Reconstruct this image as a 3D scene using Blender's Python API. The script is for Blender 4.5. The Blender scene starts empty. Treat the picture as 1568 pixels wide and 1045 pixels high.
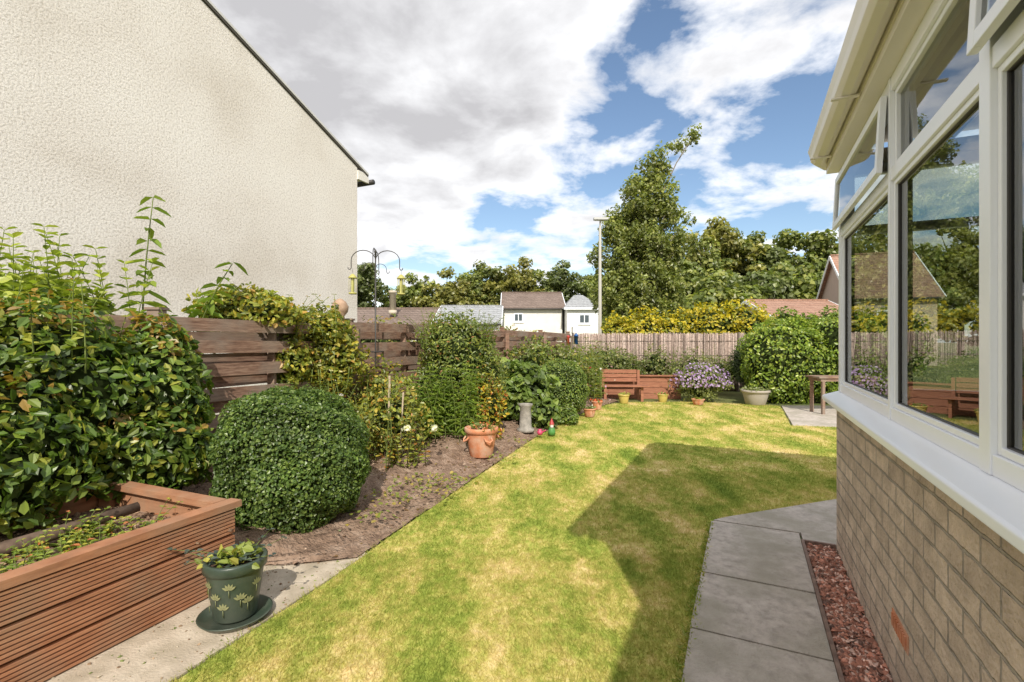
import bpy, math, numpy as np
from mathutils import Vector, Matrix
rng = np.random.default_rng(7)
scene = bpy.context.scene
# ------------------------------------------------------------------ helpers
class MB:
    def __init__(s): s.v=[]; s.n=0; s.idx=[]; s.cnt=[]; s.mat=[]; s.sm=[]; s.col=[]
    def add(s, verts, faces, mat=0, col=(.5,.5,.5), smooth=False):
        verts=np.asarray(verts,dtype=np.float64).reshape(-1,3); m=len(verts)
        if isinstance(faces,np.ndarray):
            s.idx.append((faces+s.n).ravel()); s.cnt.append(np.full(len(faces),faces.shape[1])); k=len(faces)
        else:
            s.idx.append(np.array([i+s.n for f in faces for i in f])); s.cnt.append(np.array([len(f) for f in faces])); k=len(faces)
        s.mat.append(np.full(k,mat)); s.sm.append(np.full(k,smooth))
        c=np.asarray(col,dtype=np.float64)
        if c.ndim==1: c=np.tile(c[:3],(m,1))
        s.col.append(c); s.v.append(verts); s.n+=m
    def box(s,x0,x1,y0,y1,z0,z1,mat=0,M=None,col=(.5,.5,.5)):
        v=[(x,y,z) for z in (z0,z1) for y in (y0,y1) for x in (x0,x1)]
        if M is not None: v=[tuple(M@Vector(p)) for p in v]
        s.add(v,[(0,2,3,1),(4,5,7,6),(0,1,5,4),(2,6,7,3),(0,4,6,2),(1,3,7,5)],mat,col)
    def beam(s,p0,p1,w,h,mat=0,up=(0,0,1),col=(.5,.5,.5)):
        p0=Vector(p0);p1=Vector(p1);d=(p1-p0);L=d.length;d.normalize();u=Vector(up)
        sd=d.cross(u)
        if sd.length<1e-4: sd=d.cross(Vector((1,0,0)))
        sd.normalize();u2=sd.cross(d)
        M=Matrix((( d.x,sd.x,u2.x,p0.x),(d.y,sd.y,u2.y,p0.y),(d.z,sd.z,u2.z,p0.z),(0,0,0,1)))
        s.box(0,L,-w/2,w/2,-h/2,h/2,mat,M,col)
    def tube(s,pts,rad,seg=8,mat=0,col=(.5,.5,.5),caps=True):
        pts=[Vector(p) for p in pts]; n=len(pts)
        if not hasattr(rad,'__len__'): rad=[rad]*n
        V=[]; ref=Vector((.13,.91,.39)).normalized()
        for i,p in enumerate(pts):
            d=(pts[min(i+1,n-1)]-pts[max(i-1,0)]).normalized()
            a=d.cross(ref)
            if a.length<.05: a=d.cross(Vector((1,0,0)))
            a.normalize(); b=d.cross(a)
            for k in range(seg):
                t=2*math.pi*k/seg; V.append(tuple(p+(a*math.cos(t)+b*math.sin(t))*rad[i]))
        F=[(i*seg+k,i*seg+(k+1)%seg,(i+1)*seg+(k+1)%seg,(i+1)*seg+k) for i in range(n-1) for k in range(seg)]
        if caps: F+= [tuple(range(seg))[::-1],tuple((n-1)*seg+k for k in range(seg))]
        s.add(V,F,mat,col,True)
    def lathe(s,prof,c=(0,0,0),seg=32,mat=0,col=(.5,.5,.5)):
        V=[(c[0]+r*math.cos(2*math.pi*k/seg),c[1]+r*math.sin(2*math.pi*k/seg),c[2]+z) for r,z in prof for k in range(seg)]
        F=[(i*seg+k,i*seg+(k+1)%seg,(i+1)*seg+(k+1)%seg,(i+1)*seg+k) for i in range(len(prof)-1) for k in range(seg)]
        s.add(V,F,mat,col,True)
    def prism(s,poly,z0,z1,mat=0,col=(.5,.5,.5)):
        n=len(poly); V=[(x,y,z0) for x,y in poly]+[(x,y,z1) for x,y in poly]
        F=[tuple(range(n))[::-1],tuple(range(n,2*n))]+[(i,(i+1)%n,n+(i+1)%n,n+i) for i in range(n)]
        s.add(V,F,mat,col)
    def build(s,name,mats,parent=None,loc=(0,0,0),rz=0,bevel=0):
        me=bpy.data.meshes.new(name)
        V=np.concatenate(s.v); I=np.concatenate(s.idx); C=np.concatenate(s.cnt)
        me.vertices.add(len(V)); me.vertices.foreach_set('co',V.ravel())
        me.loops.add(len(I)); me.loops.foreach_set('vertex_index',I.astype(np.int32))
        me.polygons.add(len(C)); st=np.concatenate([[0],np.cumsum(C)[:-1]])
        me.polygons.foreach_set('loop_start',st.astype(np.int32)); me.polygons.foreach_set('loop_total',C.astype(np.int32))
        me.polygons.foreach_set('material_index',np.concatenate(s.mat).astype(np.int32))
        me.update(calc_edges=True)
        me.polygons.foreach_set('use_smooth',np.concatenate(s.sm))
        a=me.attributes.new('Col','FLOAT_COLOR','POINT')
        cc=np.ones((len(V),4)); cc[:,:3]=np.concatenate(s.col); a.data.foreach_set('color',cc.ravel())
        me.validate()
        for m in mats: me.materials.append(m)
        o=bpy.data.objects.new(name,me); scene.collection.objects.link(o)
        o.location=loc; o.rotation_euler=(0,0,rz)
        if parent: o.parent=parent
        if bevel:
            b=o.modifiers.new('bevel','BEVEL'); b.width=bevel; b.segments=2; b.limit_method='ANGLE'
        return o
def empty(name,loc=(0,0,0),rz=0):
    o=bpy.data.objects.new(name,None); scene.collection.objects.link(o); o.location=loc; o.rotation_euler=(0,0,rz); return o
# ------------------------------------------------------------------ materials
def newmat(name):
    m=bpy.data.materials.new(name); m.use_nodes=True; nt=m.node_tree
    return m,nt,nt.nodes['Principled BSDF']
def N(nt,t,**kw):
    n=nt.nodes.new(t)
    for k,v in kw.items():
        if k in n.inputs: n.inputs[k].default_value=v
        else: setattr(n,k,v)
    return n
def ramp(nt,fac,stops):
    r=nt.nodes.new('ShaderNodeValToRGB'); e=r.color_ramp.elements
    while len(e)<len(stops): e.new(.5)
    for i,(p,c) in enumerate(stops): e[i].position=p; e[i].color=(*c,1) if len(c)==3 else c
    nt.links.new(fac,r.inputs[0]); return r
def noisy(name,stops,scale=5,rough=.8,bump=.3,bscale=60,bdist=.01,detail=6,spec=.3,stretch=None,metal=0,dirt=None):
    m,nt,p=newmat(name); L=nt.links.new
    tc=N(nt,'ShaderNodeTexCoord'); src=tc.outputs['Object']
    if stretch:
        mp=N(nt,'ShaderNodeMapping'); mp.inputs['Scale'].default_value=stretch; L(src,mp.inputs[0]); src2=mp.outputs[0]
    else: src2=src
    n=N(nt,'ShaderNodeTexNoise',Scale=scale,Detail=detail); n.inputs['Roughness'].default_value=.6; L(src2,n.inputs['Vector'])
    r=ramp(nt,n.outputs[0],stops); out=r.outputs[0]
    if dirt:
        n3=N(nt,'ShaderNodeTexNoise',Scale=dirt[0],Detail=5); L(src,n3.inputs['Vector'])
        r3=ramp(nt,n3.outputs[0],[(.42,(0,0,0)),(.68,(1,1,1))])
        mx=N(nt,'ShaderNodeMix',data_type='RGBA'); L(r3.outputs[0],mx.inputs[0]); L(out,mx.inputs[6]); mx.inputs[7].default_value=(*dirt[1],1); out=mx.outputs[2]
    L(out,p.inputs['Base Color'])
    p.inputs['Roughness'].default_value=rough; p.inputs['Specular IOR Level'].default_value=spec; p.inputs['Metallic'].default_value=metal
    if bump:
        n2=N(nt,'ShaderNodeTexNoise',Scale=bscale,Detail=4); L(src2,n2.inputs['Vector'])
        b=N(nt,'ShaderNodeBump',Strength=bump,Distance=bdist); L(n2.outputs[0],b.inputs['Height']); L(b.outputs[0],p.inputs['Normal'])
    return m
def foliage_mat(name='leaf_foliage',trans=.38):
    m,nt,p=newmat(name); L=nt.links.new; nt.nodes.remove(p)
    a=N(nt,'ShaderNodeAttribute',attribute_name='Col')
    d=N(nt,'ShaderNodeBsdfDiffuse'); L(a.outputs['Color'],d.inputs[0])
    t=N(nt,'ShaderNodeBsdfTranslucent'); g=N(nt,'ShaderNodeVectorMath',operation='MULTIPLY'); g.inputs[1].default_value=(1.5,1.6,.8)
    L(a.outputs['Color'],g.inputs[0]); L(g.outputs[0],t.inputs[0])
    mx=N(nt,'ShaderNodeMixShader'); mx.inputs[0].default_value=trans
    L(d.outputs[0],mx.inputs[1]); L(t.outputs[0],mx.inputs[2])
    gl=N(nt,'ShaderNodeBsdfGlossy',Roughness=.42); gl.inputs[0].default_value=(1,.98,.92,1)
    m2=N(nt,'ShaderNodeMixShader'); m2.inputs[0].default_value=.038; L(mx.outputs[0],m2.inputs[1]); L(gl.outputs[0],m2.inputs[2])
    L(m2.outputs[0],nt.nodes['Material Output'].inputs[0])
    return m
def attr_mat(name,rough=.85):
    m,nt,p=newmat(name); L=nt.links.new; nt.nodes.remove(p)
    a=N(nt,'ShaderNodeAttribute',attribute_name='Col'); tc=N(nt,'ShaderNodeTexCoord')
    n=N(nt,'ShaderNodeTexNoise',Scale=25,Detail=3); L(tc.outputs['Object'],n.inputs['Vector'])
    r=ramp(nt,n.outputs[0],[(.3,(.6,.6,.6)),(.7,(1.2,1.2,1.2))])
    mx=N(nt,'ShaderNodeMix',data_type='RGBA',blend_type='MULTIPLY'); mx.inputs[0].default_value=1
    d=N(nt,'ShaderNodeBsdfDiffuse')
    L(a.outputs['Color'],mx.inputs[6]); L(r.outputs[0],mx.inputs[7]); L(mx.outputs[2],d.inputs[0]); L(d.outputs[0],nt.nodes['Material Output'].inputs[0])
    return m
LEAF=foliage_mat(); BARK=attr_mat('bark_and_core')
def roughcast():
    m,nt,p=newmat('roughcast_render'); L=nt.links.new; tc=N(nt,'ShaderNodeTexCoord')
    n=N(nt,'ShaderNodeTexNoise',Scale=.6,Detail=8); L(tc.outputs['Object'],n.inputs['Vector'])
    r=ramp(nt,n.outputs[0],[(.3,(.63,.575,.505)),(.5,(.74,.695,.635)),(.75,(.79,.755,.70))])
    v=N(nt,'ShaderNodeTexNoise',Scale=38,Detail=4); v.inputs['Roughness'].default_value=.7; L(tc.outputs['Object'],v.inputs['Vector'])
    r2=ramp(nt,v.outputs[0],[(.36,(.72,.70,.67)),(.50,(1,1,1)),(.6,(1.08,1.08,1.08))])
    mx=N(nt,'ShaderNodeMix',data_type='RGBA',blend_type='MULTIPLY'); mx.inputs[0].default_value=1
    L(r.outputs[0],mx.inputs[6]); L(r2.outputs[0],mx.inputs[7]); L(mx.outputs[2],p.inputs['Base Color'])
    b=N(nt,'ShaderNodeBump',Strength=.55,Distance=.016); L(v.outputs[0],b.inputs['Height']); L(b.outputs[0],p.inputs['Normal'])
    p.inputs['Roughness'].default_value=.95; p.inputs['Specular IOR Level'].default_value=.1
    return m
def brickmat(name,c1,c2,mort,bw=.225,rh=.083):
    m,nt,p=newmat(name); L=nt.links.new; tc=N(nt,'ShaderNodeTexCoord'); s=N(nt,'ShaderNodeSeparateXYZ'); L(tc.outputs['Object'],s.inputs[0])
    ad=N(nt,'ShaderNodeMath',operation='ADD'); L(s.outputs[0],ad.inputs[0]); L(s.outputs[1],ad.inputs[1])
    c=N(nt,'ShaderNodeCombineXYZ'); L(ad.outputs[0],c.inputs[0]); L(s.outputs[2],c.inputs[1])
    nz=N(nt,'ShaderNodeTexNoise',Scale=18,Detail=4); L(tc.outputs['Object'],nz.inputs['Vector'])
    vm=N(nt,'ShaderNodeVectorMath',operation='MULTIPLY_ADD'); L(nz.outputs['Color'],vm.inputs[0]); vm.inputs[1].default_value=(.014,.014,0); L(c.outputs[0],vm.inputs[2])
    b=N(nt,'ShaderNodeTexBrick',Scale=1.0); b.inputs['Brick Width'].default_value=bw; b.inputs['Row Height'].default_value=rh
    b.inputs['Mortar Size'].default_value=.0065; b.inputs['Mortar Smooth'].default_value=.4; b.inputs['Bias'].default_value=0
    b.inputs['Color1'].default_value=(*c1,1); b.inputs['Color2'].default_value=(*c2,1); b.inputs['Mortar'].default_value=(*mort,1)
    L(vm.outputs[0],b.inputs['Vector'])
    n=N(nt,'ShaderNodeTexNoise',Scale=9,Detail=8); L(tc.outputs['Object'],n.inputs['Vector'])
    r=ramp(nt,n.outputs[0],[(.3,(.70,.68,.66)),(.7,(1.12,1.1,1.08))])
    mx=N(nt,'ShaderNodeMix',data_type='RGBA',blend_type='MULTIPLY'); mx.inputs[0].default_value=1
    L(b.outputs['Color'],mx.inputs[6]); L(r.outputs[0],mx.inputs[7]); L(mx.outputs[2],p.inputs['Base Color'])
    n2=N(nt,'ShaderNodeTexNoise',Scale=55,Detail=5); L(tc.outputs['Object'],n2.inputs['Vector'])
    b1=N(nt,'ShaderNodeBump',Strength=.9,Distance=.014); L(n2.outputs[0],b1.inputs['Height'])
    b2=N(nt,'ShaderNodeBump',Strength=1,Distance=.012,invert=True); L(b.outputs['Fac'],b2.inputs['Height']); L(b1.outputs[0],b2.inputs['Normal']); L(b2.outputs[0],p.inputs['Normal'])
    p.inputs['Roughness'].default_value=.9
    return m
def tilemat(name,c1,c2):
    return brickmat(name,c1,c2,(.04,.035,.03),.3,.16)
def plain(name,c,rough=.5,bump=.05,spec=.5,var=.9):
    return noisy(name,[(.3,tuple(x*var for x in c)),(.7,c)],scale=3,rough=rough,bump=bump,bscale=120,bdist=.003,spec=spec)
UPVC=plain('upvc_white',(.91,.925,.96),.3,.02,.5,.98)
UPVCC=plain('upvc_cream',(.87,.82,.74),.4,.02,.5,.95)
GLASS,nt,p=newmat('window_glass')
nt.nodes.remove(p); fr=N(nt,'ShaderNodeFresnel',IOR=2.2); gl=N(nt,'ShaderNodeBsdfGlossy',Roughness=.0); gl.inputs['Color'].default_value=(1,1,1,1)
tr=N(nt,'ShaderNodeBsdfTransparent'); tr.inputs[0].default_value=(.66,.72,.68,1); mx=N(nt,'ShaderNodeMixShader')
tcg=N(nt,'ShaderNodeTexCoord'); ng=N(nt,'ShaderNodeTexNoise',Scale=1.3,Detail=1); nt.links.new(tcg.outputs['Object'],ng.inputs['Vector']); bg_=N(nt,'ShaderNodeBump',Strength=.12,Distance=.02); nt.links.new(ng.outputs[0],bg_.inputs['Height']); nt.links.new(bg_.outputs[0],gl.inputs['Normal'])
for a,b in ((fr.outputs[0],mx.inputs[0]),(tr.outputs[0],mx.inputs[1]),(gl.outputs[0],mx.inputs[2]),(mx.outputs[0],nt.nodes['Material Output'].inputs[0])): nt.links.new(a,b)
DARKWIN=plain('far_window_glass',(.06,.08,.09),.1,.0,.8)
FENCEWOOD=noisy('weathered_fence_timber',[(.25,(.08,.04,.028)),(.5,(.24,.14,.095)),(.75,(.40,.27,.19))],scale=7,rough=.85,bump=.5,bscale=40,bdist=.006,stretch=(1,1,9),dirt=(3,(.27,.21,.165)))
DECK=noisy('stained_planter_timber',[(.25,(.24,.10,.05)),(.55,(.41,.19,.10)),(.8,(.50,.27,.155))],scale=6,rough=.7,bump=.4,bscale=50,bdist=.003,stretch=(1,1,8),dirt=(4,(.33,.20,.125)))
REDDECK=noisy('stained_red_timber',[(.25,(.20,.08,.045)),(.55,(.34,.145,.085)),(.8,(.42,.21,.12))],scale=6,rough=.7,bump=.4,bscale=50,bdist=.003,stretch=(1,1,8))
CONC=noisy('concrete_path',[(.25,(.36,.30,.225)),(.5,(.52,.44,.34)),(.75,(.63,.55,.44))],scale=4,rough=.92,bump=.6,bscale=90,bdist=.008,dirt=(7,(.38,.32,.235)))
SLAB=noisy('paving_slab',[(.25,(.32,.28,.245)),(.5,(.50,.44,.385)),(.75,(.62,.56,.50))],scale=18,rough=.92,bump=.8,bscale=110,bdist=.009,dirt=(3.4,(.36,.325,.26)))
SOIL=noisy('garden_soil',[(.25,(.13,.085,.06)),(.5,(.28,.19,.135)),(.75,(.42,.31,.235))],scale=9,rough=.97,bump=1.0,bscale=45,bdist=.03,spec=.1,detail=10)
RENDERW=noisy('painted_render',[(.3,(.68,.65,.59)),(.7,(.78,.75,.69))],scale=2,rough=.9,bump=.3,bscale=30)
TERRA=noisy('terracotta',[(.3,(.46,.17,.08)),(.7,(.66,.28,.15))],scale=12,rough=.75,bump=.15,bscale=70,dirt=(9,(.58,.38,.27)))
METAL=plain('dark_metal',(.05,.045,.04),.5,.1)
GALV=plain('galvanised_column',(.45,.43,.38),.5,.1)
# ------------------------------------------------------------------ foliage
def unit(a): return a/np.maximum(np.linalg.norm(a,axis=1,keepdims=True),1e-9)
def leaves(mb,P,Nn,size,w=.28,fold=.3,cols=None,droop=0.0,shape=6,mat=0,T=None):
    n=len(P); Nn=unit(Nn)
    if T is None: T=np.cross(Nn,rng.normal(size=(n,3)))
    else: T=T-Nn*np.sum(T*Nn,axis=1,keepdims=True)
    T=unit(T); B=np.cross(Nn,T)
    s=size[:,None]
    if shape==6: prof=[(0,0,0),(.32,1,1),(.72,.72,.7),(1,0,-.5),(.72,-.72,.7),(.32,-1,1)]
    else: prof=[(0,0,0),(.45,1,1),(1,0,-.3),(.45,-1,1)]
    V=np.stack([P+T*(a-.3)*s+B*(b*w)*s+Nn*(c*fold*w)*s for a,b,c in prof],axis=1)
    if droop: V[:,:,2]-=droop*size[:,None]*np.array([p[0]**2 for p in prof])[None,:]
    k=len(prof); base=(np.arange(n)*k)[:,None]
    if shape==6: F=np.concatenate([base+np.array([[0,1,2,3]]),base+np.array([[0,3,4,5]])])
    else: F=np.concatenate([base+np.array([[0,1,2]]),base+np.array([[0,2,3]])])
    C=np.repeat(cols,k,axis=0)
    mb.add(V.reshape(-1,3),F,mat,C)
GAIN=np.array([1.92,1.78,1.30])
def palette(n,pal,var=.35,gain=None):
    w=np.array([p[3] for p in pal],float); w/=w.sum(); c=np.array([p[:3] for p in pal])[rng.choice(len(pal),n,p=w)]
    return np.minimum(c*(GAIN if gain is None else gain),.72)*(1-var/2+var*rng.random((n,1)))
def lumpf(d,ph,lump,fine):
    f=1+lump*(np.sin(d[:,0]*3.1+ph[0])*np.cos(d[:,1]*2.7+ph[1])+.6*np.sin(d[:,2]*4.3+ph[2]+d[:,0]*2))
    f+=fine*(np.sin(d[:,0]*11+ph[3])*np.sin(d[:,1]*10+ph[4])+np.sin(d[:,2]*12+ph[5]+d[:,1]*5))
    return f
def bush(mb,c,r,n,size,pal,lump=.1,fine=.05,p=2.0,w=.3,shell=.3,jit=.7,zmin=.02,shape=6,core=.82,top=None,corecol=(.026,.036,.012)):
    c=np.array(c);r=np.array(r);ph=rng.random(6)*6
    d=unit(rng.normal(size=(int(n*1.5),3)))
    q=d/(np.sum(np.abs(d)**p,axis=1,keepdims=True)**(1/p))
    f=lumpf(d,ph,lump,fine)[:,None]; dep=1-shell*rng.random((len(d),1))**2
    P=c+r*q*f*dep
    keep=(P[:,2]>zmin); P=P[keep][:n]; d=d[keep][:n]; dep=dep[keep][:n]
    nn=unit(d/r)+rng.normal(size=P.shape)*jit; nn[:,2]+=.35
    cols=palette(len(P),pal)
    k1=np.sin(P[:,0]*7+ph[0])*np.sin(P[:,1]*8+ph[1])*np.sin(P[:,2]*9+ph[2])
    cols*=(1+.28*k1)[:,None]
    if top is not None:
        hi=(P[:,2]-(c[2]+r[2]*top[4]))/(r[2]*.5); sel=rng.random(len(P))<np.clip(hi,0,1)*top[3]
        cols[sel]=np.array(top[:3])*(.7+.6*rng.random((sel.sum(),1)))
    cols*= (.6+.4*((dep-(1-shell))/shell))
    sz=size*(.65+.7*rng.random(len(P)))
    leaves(mb,P,nn,sz,w=w,cols=cols,shape=shape)
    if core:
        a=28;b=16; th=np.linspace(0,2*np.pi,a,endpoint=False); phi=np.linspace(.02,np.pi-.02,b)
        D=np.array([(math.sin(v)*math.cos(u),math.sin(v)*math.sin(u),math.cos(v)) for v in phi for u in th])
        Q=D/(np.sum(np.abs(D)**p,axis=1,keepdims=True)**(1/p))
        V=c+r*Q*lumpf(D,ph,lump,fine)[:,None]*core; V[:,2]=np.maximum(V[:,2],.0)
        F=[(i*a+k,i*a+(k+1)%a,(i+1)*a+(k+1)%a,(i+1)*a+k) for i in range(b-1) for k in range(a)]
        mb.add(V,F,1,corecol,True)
def sprig(mb,base,h,lean,nl,ls,pal,w=.22,rad=.006,stem=(.16,.20,.06),pairs=True,droop=.3,upw=.4):
    base=Vector(base); pts=[]
    for i in range(7):
        t=i/6; pts.append(base+Vector((lean[0]*t*t,lean[1]*t*t,h*t)))
    mb.tube(pts,[rad*(1-.6*i/6) for i in range(7)],5,1,stem)
    t=np.linspace(.15,1,nl); P=np.array([[base.x+lean[0]*a*a,base.y+lean[1]*a*a,base.z+h*a] for a in t])
    ang=np.arange(nl)*2.4+rng.random()*6
    for s in ((0,math.pi) if pairs else (0,)):
        T=np.stack([np.cos(ang+s),np.sin(ang+s),np.full(nl,upw)],1); T=unit(T)
        Nn=np.stack([-np.cos(ang+s)*upw,-np.sin(ang+s)*upw,np.ones(nl)],1)+rng.normal(size=(nl,3))*.15
        sz=ls*(1.1-.5*t)*(.8+.4*rng.random(nl))
        leaves(mb,P+T*.3*sz[:,None],Nn,sz,w=w,cols=palette(nl,pal),droop=droop,T=T)
def crown(mb,blobs,clumps,per,cr,size,pal,base=None,trunk_r=.15,branches=14,shape=4,barkc=(.14,.11,.09),w=.38,flat=.75,jit=.8,power=.42,minc=3,tip=None,blo=.75):
    tot=sum(b[1][0]*b[1][1]*b[1][2] for b in blobs); C=[]
    for c,r in blobs:
        m=max(minc,int(clumps*r[0]*r[1]*r[2]/tot)); d=unit(rng.normal(size=(m,3))); rad=rng.random((m,1))**power
        C.append(np.array(c)+np.array(r)*d*rad)
    C=np.concatenate(C); m=len(C)
    crs=cr*(.5+rng.random(m)); cb=blo+.5*rng.random(m)
    wt=crs**2/np.sum(crs**2); k=rng.choice(m,m*per,p=wt); dd=unit(rng.normal(size=(len(k),3))); rr=rng.random((len(k),1))**.5
    P=C[k]+dd*rr*crs[k][:,None]*np.array([1,1,flat]); nn=dd+rng.normal(size=P.shape)*jit; nn[:,2]+=.4
    ok=P[:,2]>.2; P=P[ok];nn=nn[ok];k=k[ok]; dd=dd[ok]
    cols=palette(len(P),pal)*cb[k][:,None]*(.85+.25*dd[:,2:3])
    leaves(mb,P,nn,size*(.6+.8*rng.random(len(P))),w=w,cols=cols,shape=shape)
    if base is not None:
        b=Vector(base); top=Vector(tip) if tip else Vector(C[np.argmax(C[:,2])]); pts=[];H=top-b
        for i in range(9):
            t=i/8; pts.append(b+Vector((H.x*t**3+.012*H.z*math.sin(t*5),H.y*t**1.6,H.z*t)))
        mb.tube(pts,[trunk_r*(1-.95*i/8) for i in range(9)],8,1,barkc)
        for j in rng.choice(m,min(branches,m),replace=False):
            e=Vector(C[j]); ti=int(max(1,min(7,(e.z-b.z-.9)/H.z*8))); s0=pts[ti]
            mid=s0.lerp(e,.5)+Vector((0,0,.01*H.z)); mb.tube([s0,mid,e],[trunk_r*.22*(1-ti/9),trunk_r*.12,trunk_r*.04],5,1,barkc)
# ------------------------------------------------------------------ ground, lawn, soil, path
mb=MB(); mb.add([(-400,-400,0),(400,-400,0),(400,400,0),(-400,400,0)],[(0,1,2,3)])
GRASSFAR=noisy('rough_grass_ground',[(.3,(.09,.12,.035)),(.7,(.20,.20,.07))],scale=.5,bump=.4,bscale=8,bdist=.1)
mb.build('ground',[GRASSFAR])
def lawnmat(name,blade):
    m,nt,p=newmat(name); L=nt.links.new; tc=N(nt,'ShaderNodeTexCoord')
    n1=N(nt,'ShaderNodeTexNoise',Scale=1.9,Detail=6); n1.inputs['Roughness'].default_value=.66
    mq=N(nt,'ShaderNodeMapping'); mq.inputs['Rotation'].default_value=(0,0,math.radians(24)); mq.inputs['Scale'].default_value=(1.2,.7,1); L(tc.outputs['Object'],mq.inputs[0]); L(mq.outputs[0],n1.inputs['Vector'])
    n2=N(nt,'ShaderNodeTexNoise',Scale=13,Detail=5); n2.inputs['Roughness'].default_value=.75; L(tc.outputs['Object'],n2.inputs['Vector'])
    mpp=N(nt,'ShaderNodeMapping'); mpp.inputs['Rotation'].default_value=(0,0,math.radians(24)); mpp.inputs['Scale'].default_value=(3.2,.12,1); L(tc.outputs['Object'],mpp.inputs[0])
    n3=N(nt,'ShaderNodeTexNoise',Scale=1.0,Detail=1); L(mpp.outputs[0],n3.inputs['Vector'])
    a=N(nt,'ShaderNodeMath',operation='MULTIPLY_ADD'); L(n2.outputs[0],a.inputs[0]); a.inputs[1].default_value=.5; L(n1.outputs[0],a.inputs[2])
    a2=N(nt,'ShaderNodeMath',operation='MULTIPLY_ADD'); L(n3.outputs[0],a2.inputs[0]); a2.inputs[1].default_value=.28; L(a.outputs[0],a2.inputs[2])
    a3=N(nt,'ShaderNodeMath',operation='MULTIPLY'); L(a2.outputs[0],a3.inputs[0]); a3.inputs[1].default_value=.575
    r=ramp(nt,a3.outputs[0],[(.39,(.19,.26,.045)),(.47,(.33,.375,.075)),(.535,(.52,.47,.14)),(.60,(.70,.57,.27)),(.67,(.80,.66,.38))])
    nt.nodes.remove(p); out=nt.nodes['Material Output'].inputs[0]; d=N(nt,'ShaderNodeBsdfDiffuse'); L(r.outputs[0],d.inputs[0])
    if blade:
        t=N(nt,'ShaderNodeBsdfTranslucent'); L(r.outputs[0],t.inputs[0]); mx=N(nt,'ShaderNodeMixShader'); mx.inputs[0].default_value=.45
        L(d.outputs[0],mx.inputs[1]); L(t.outputs[0],mx.inputs[2]); L(mx.outputs[0],out)
    else: L(d.outputs[0],out)
    return m
LAWN=[(-2.6,-.8),(-1.376,2.01),(-1.07,2.83),(-.86,3.52),(-.3,5.2),(.38,7.19),(1.2,9.1),(2.0,10.6),(2.6,11.15),(4.2,11.2),(5.75,10.5),(4.60,8.08),(5.3,7.9),(9,7.0),(9,5.4),(2.8,4.23),(1.53,3.78),(-.6,-.82)]
mb=MB(); mb.add([(x,y,.006) for x,y in LAWN],[tuple(range(len(LAWN)))[::-1]],0)
def inpoly(P,poly):
    x,y=P[:,0],P[:,1]; ins=np.zeros(len(P),bool); j=len(poly)-1
    for i in range(len(poly)):
        xi,yi=poly[i];xj,yj=poly[j]
        if yi!=yj:
            c=((yi>y)!=(yj>y))&(x<(xj-xi)*(y-yi)/(yj-yi)+xi); ins^=c
        j=i
    return ins
def blades(mb,x0,x1,y0,y1,dens,h,w):
    n=int((x1-x0)*(y1-y0)*dens); P=np.stack([x0+(x1-x0)*rng.random(n),y0+(y1-y0)*rng.random(n)],1)
    Q=P+rng.normal(size=P.shape)*.026
    P=P[inpoly(Q,LAWN)]; n=len(P); a=rng.random(n)*6.283; hh=h*(.4+rng.random(n)**1.5); ww=w*(.7+.6*rng.random(n))
    dx,dy=np.cos(a)*ww,np.sin(a)*ww; ln=rng.normal(size=(n,2))*hh[:,None]*.7
    V=np.stack([np.stack([P[:,0]-dx,P[:,1]-dy,np.full(n,.004)],1),np.stack([P[:,0]+dx,P[:,1]+dy,np.full(n,.004)],1),np.stack([P[:,0]+ln[:,0],P[:,1]+ln[:,1],hh+.004],1)],1).reshape(-1,3)
    mb.add(V,(np.arange(n)*3)[:,None]+np.array([[0,1,2]]),1)
blades(mb,-2,3,1.5,3.2,20000,.024,.0022); blades(mb,-1.6,3.6,3.2,5.2,10000,.024,.003); blades(mb,-1,9,5.2,8,4000,.024,.0045); blades(mb,0,7,8,11.3,2200,.024,.007)
mb.build('lawn',[lawnmat('lawn_turf',False),lawnmat('lawn_blades',True)])
def fx(y): return -4.67+.45*y
edge=[(-1.42,3.02),(-1.0,3.1),(-.86,3.52),(-.3,5.2),(.38,7.19),(1.2,9.1),(2.0,10.6),(2.45,11.3)]
ey=np.array([e[1] for e in edge]); ex=np.array([e[0] for e in edge])
ns,ntt=220,90; V=[]
for i in range(ns):
    y=3.02+(14.4-3.02)*i/(ns-1); x1=np.interp(y,ey,ex) if y<11.3 else 2.45; x0=fx(y)
    for j in range(ntt):
        t=j/(ntt-1); x=x1+(x0-x1)*t; V.append((x,y,t))
V=np.array(V)
zz=.02+.16*np.clip(V[:,2]*3,0,1)**1.5
nz=sum(a*np.sin(V[:,0]*f+p1)*np.sin(V[:,1]*f*1.1+p2) for a,f,p1,p2 in ((.02,4,1,2),(.012,11,.3,1.2),(.009,23,2,.2),(.008,41,4,1)))
zz=zz*.8+nz*np.clip(V[:,2]*6,.25,1)+rng.normal(size=len(V))*.006; V[:,2]=np.maximum(zz,.008)
F=[(i*ntt+j,(i+1)*ntt+j,(i+1)*ntt+j+1,i*ntt+j+1) for i in range(ns-1) for j in range(ntt-1)]
mb=MB(); mb.add(V,[f[::-1] for f in F],0,smooth=True)
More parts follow.
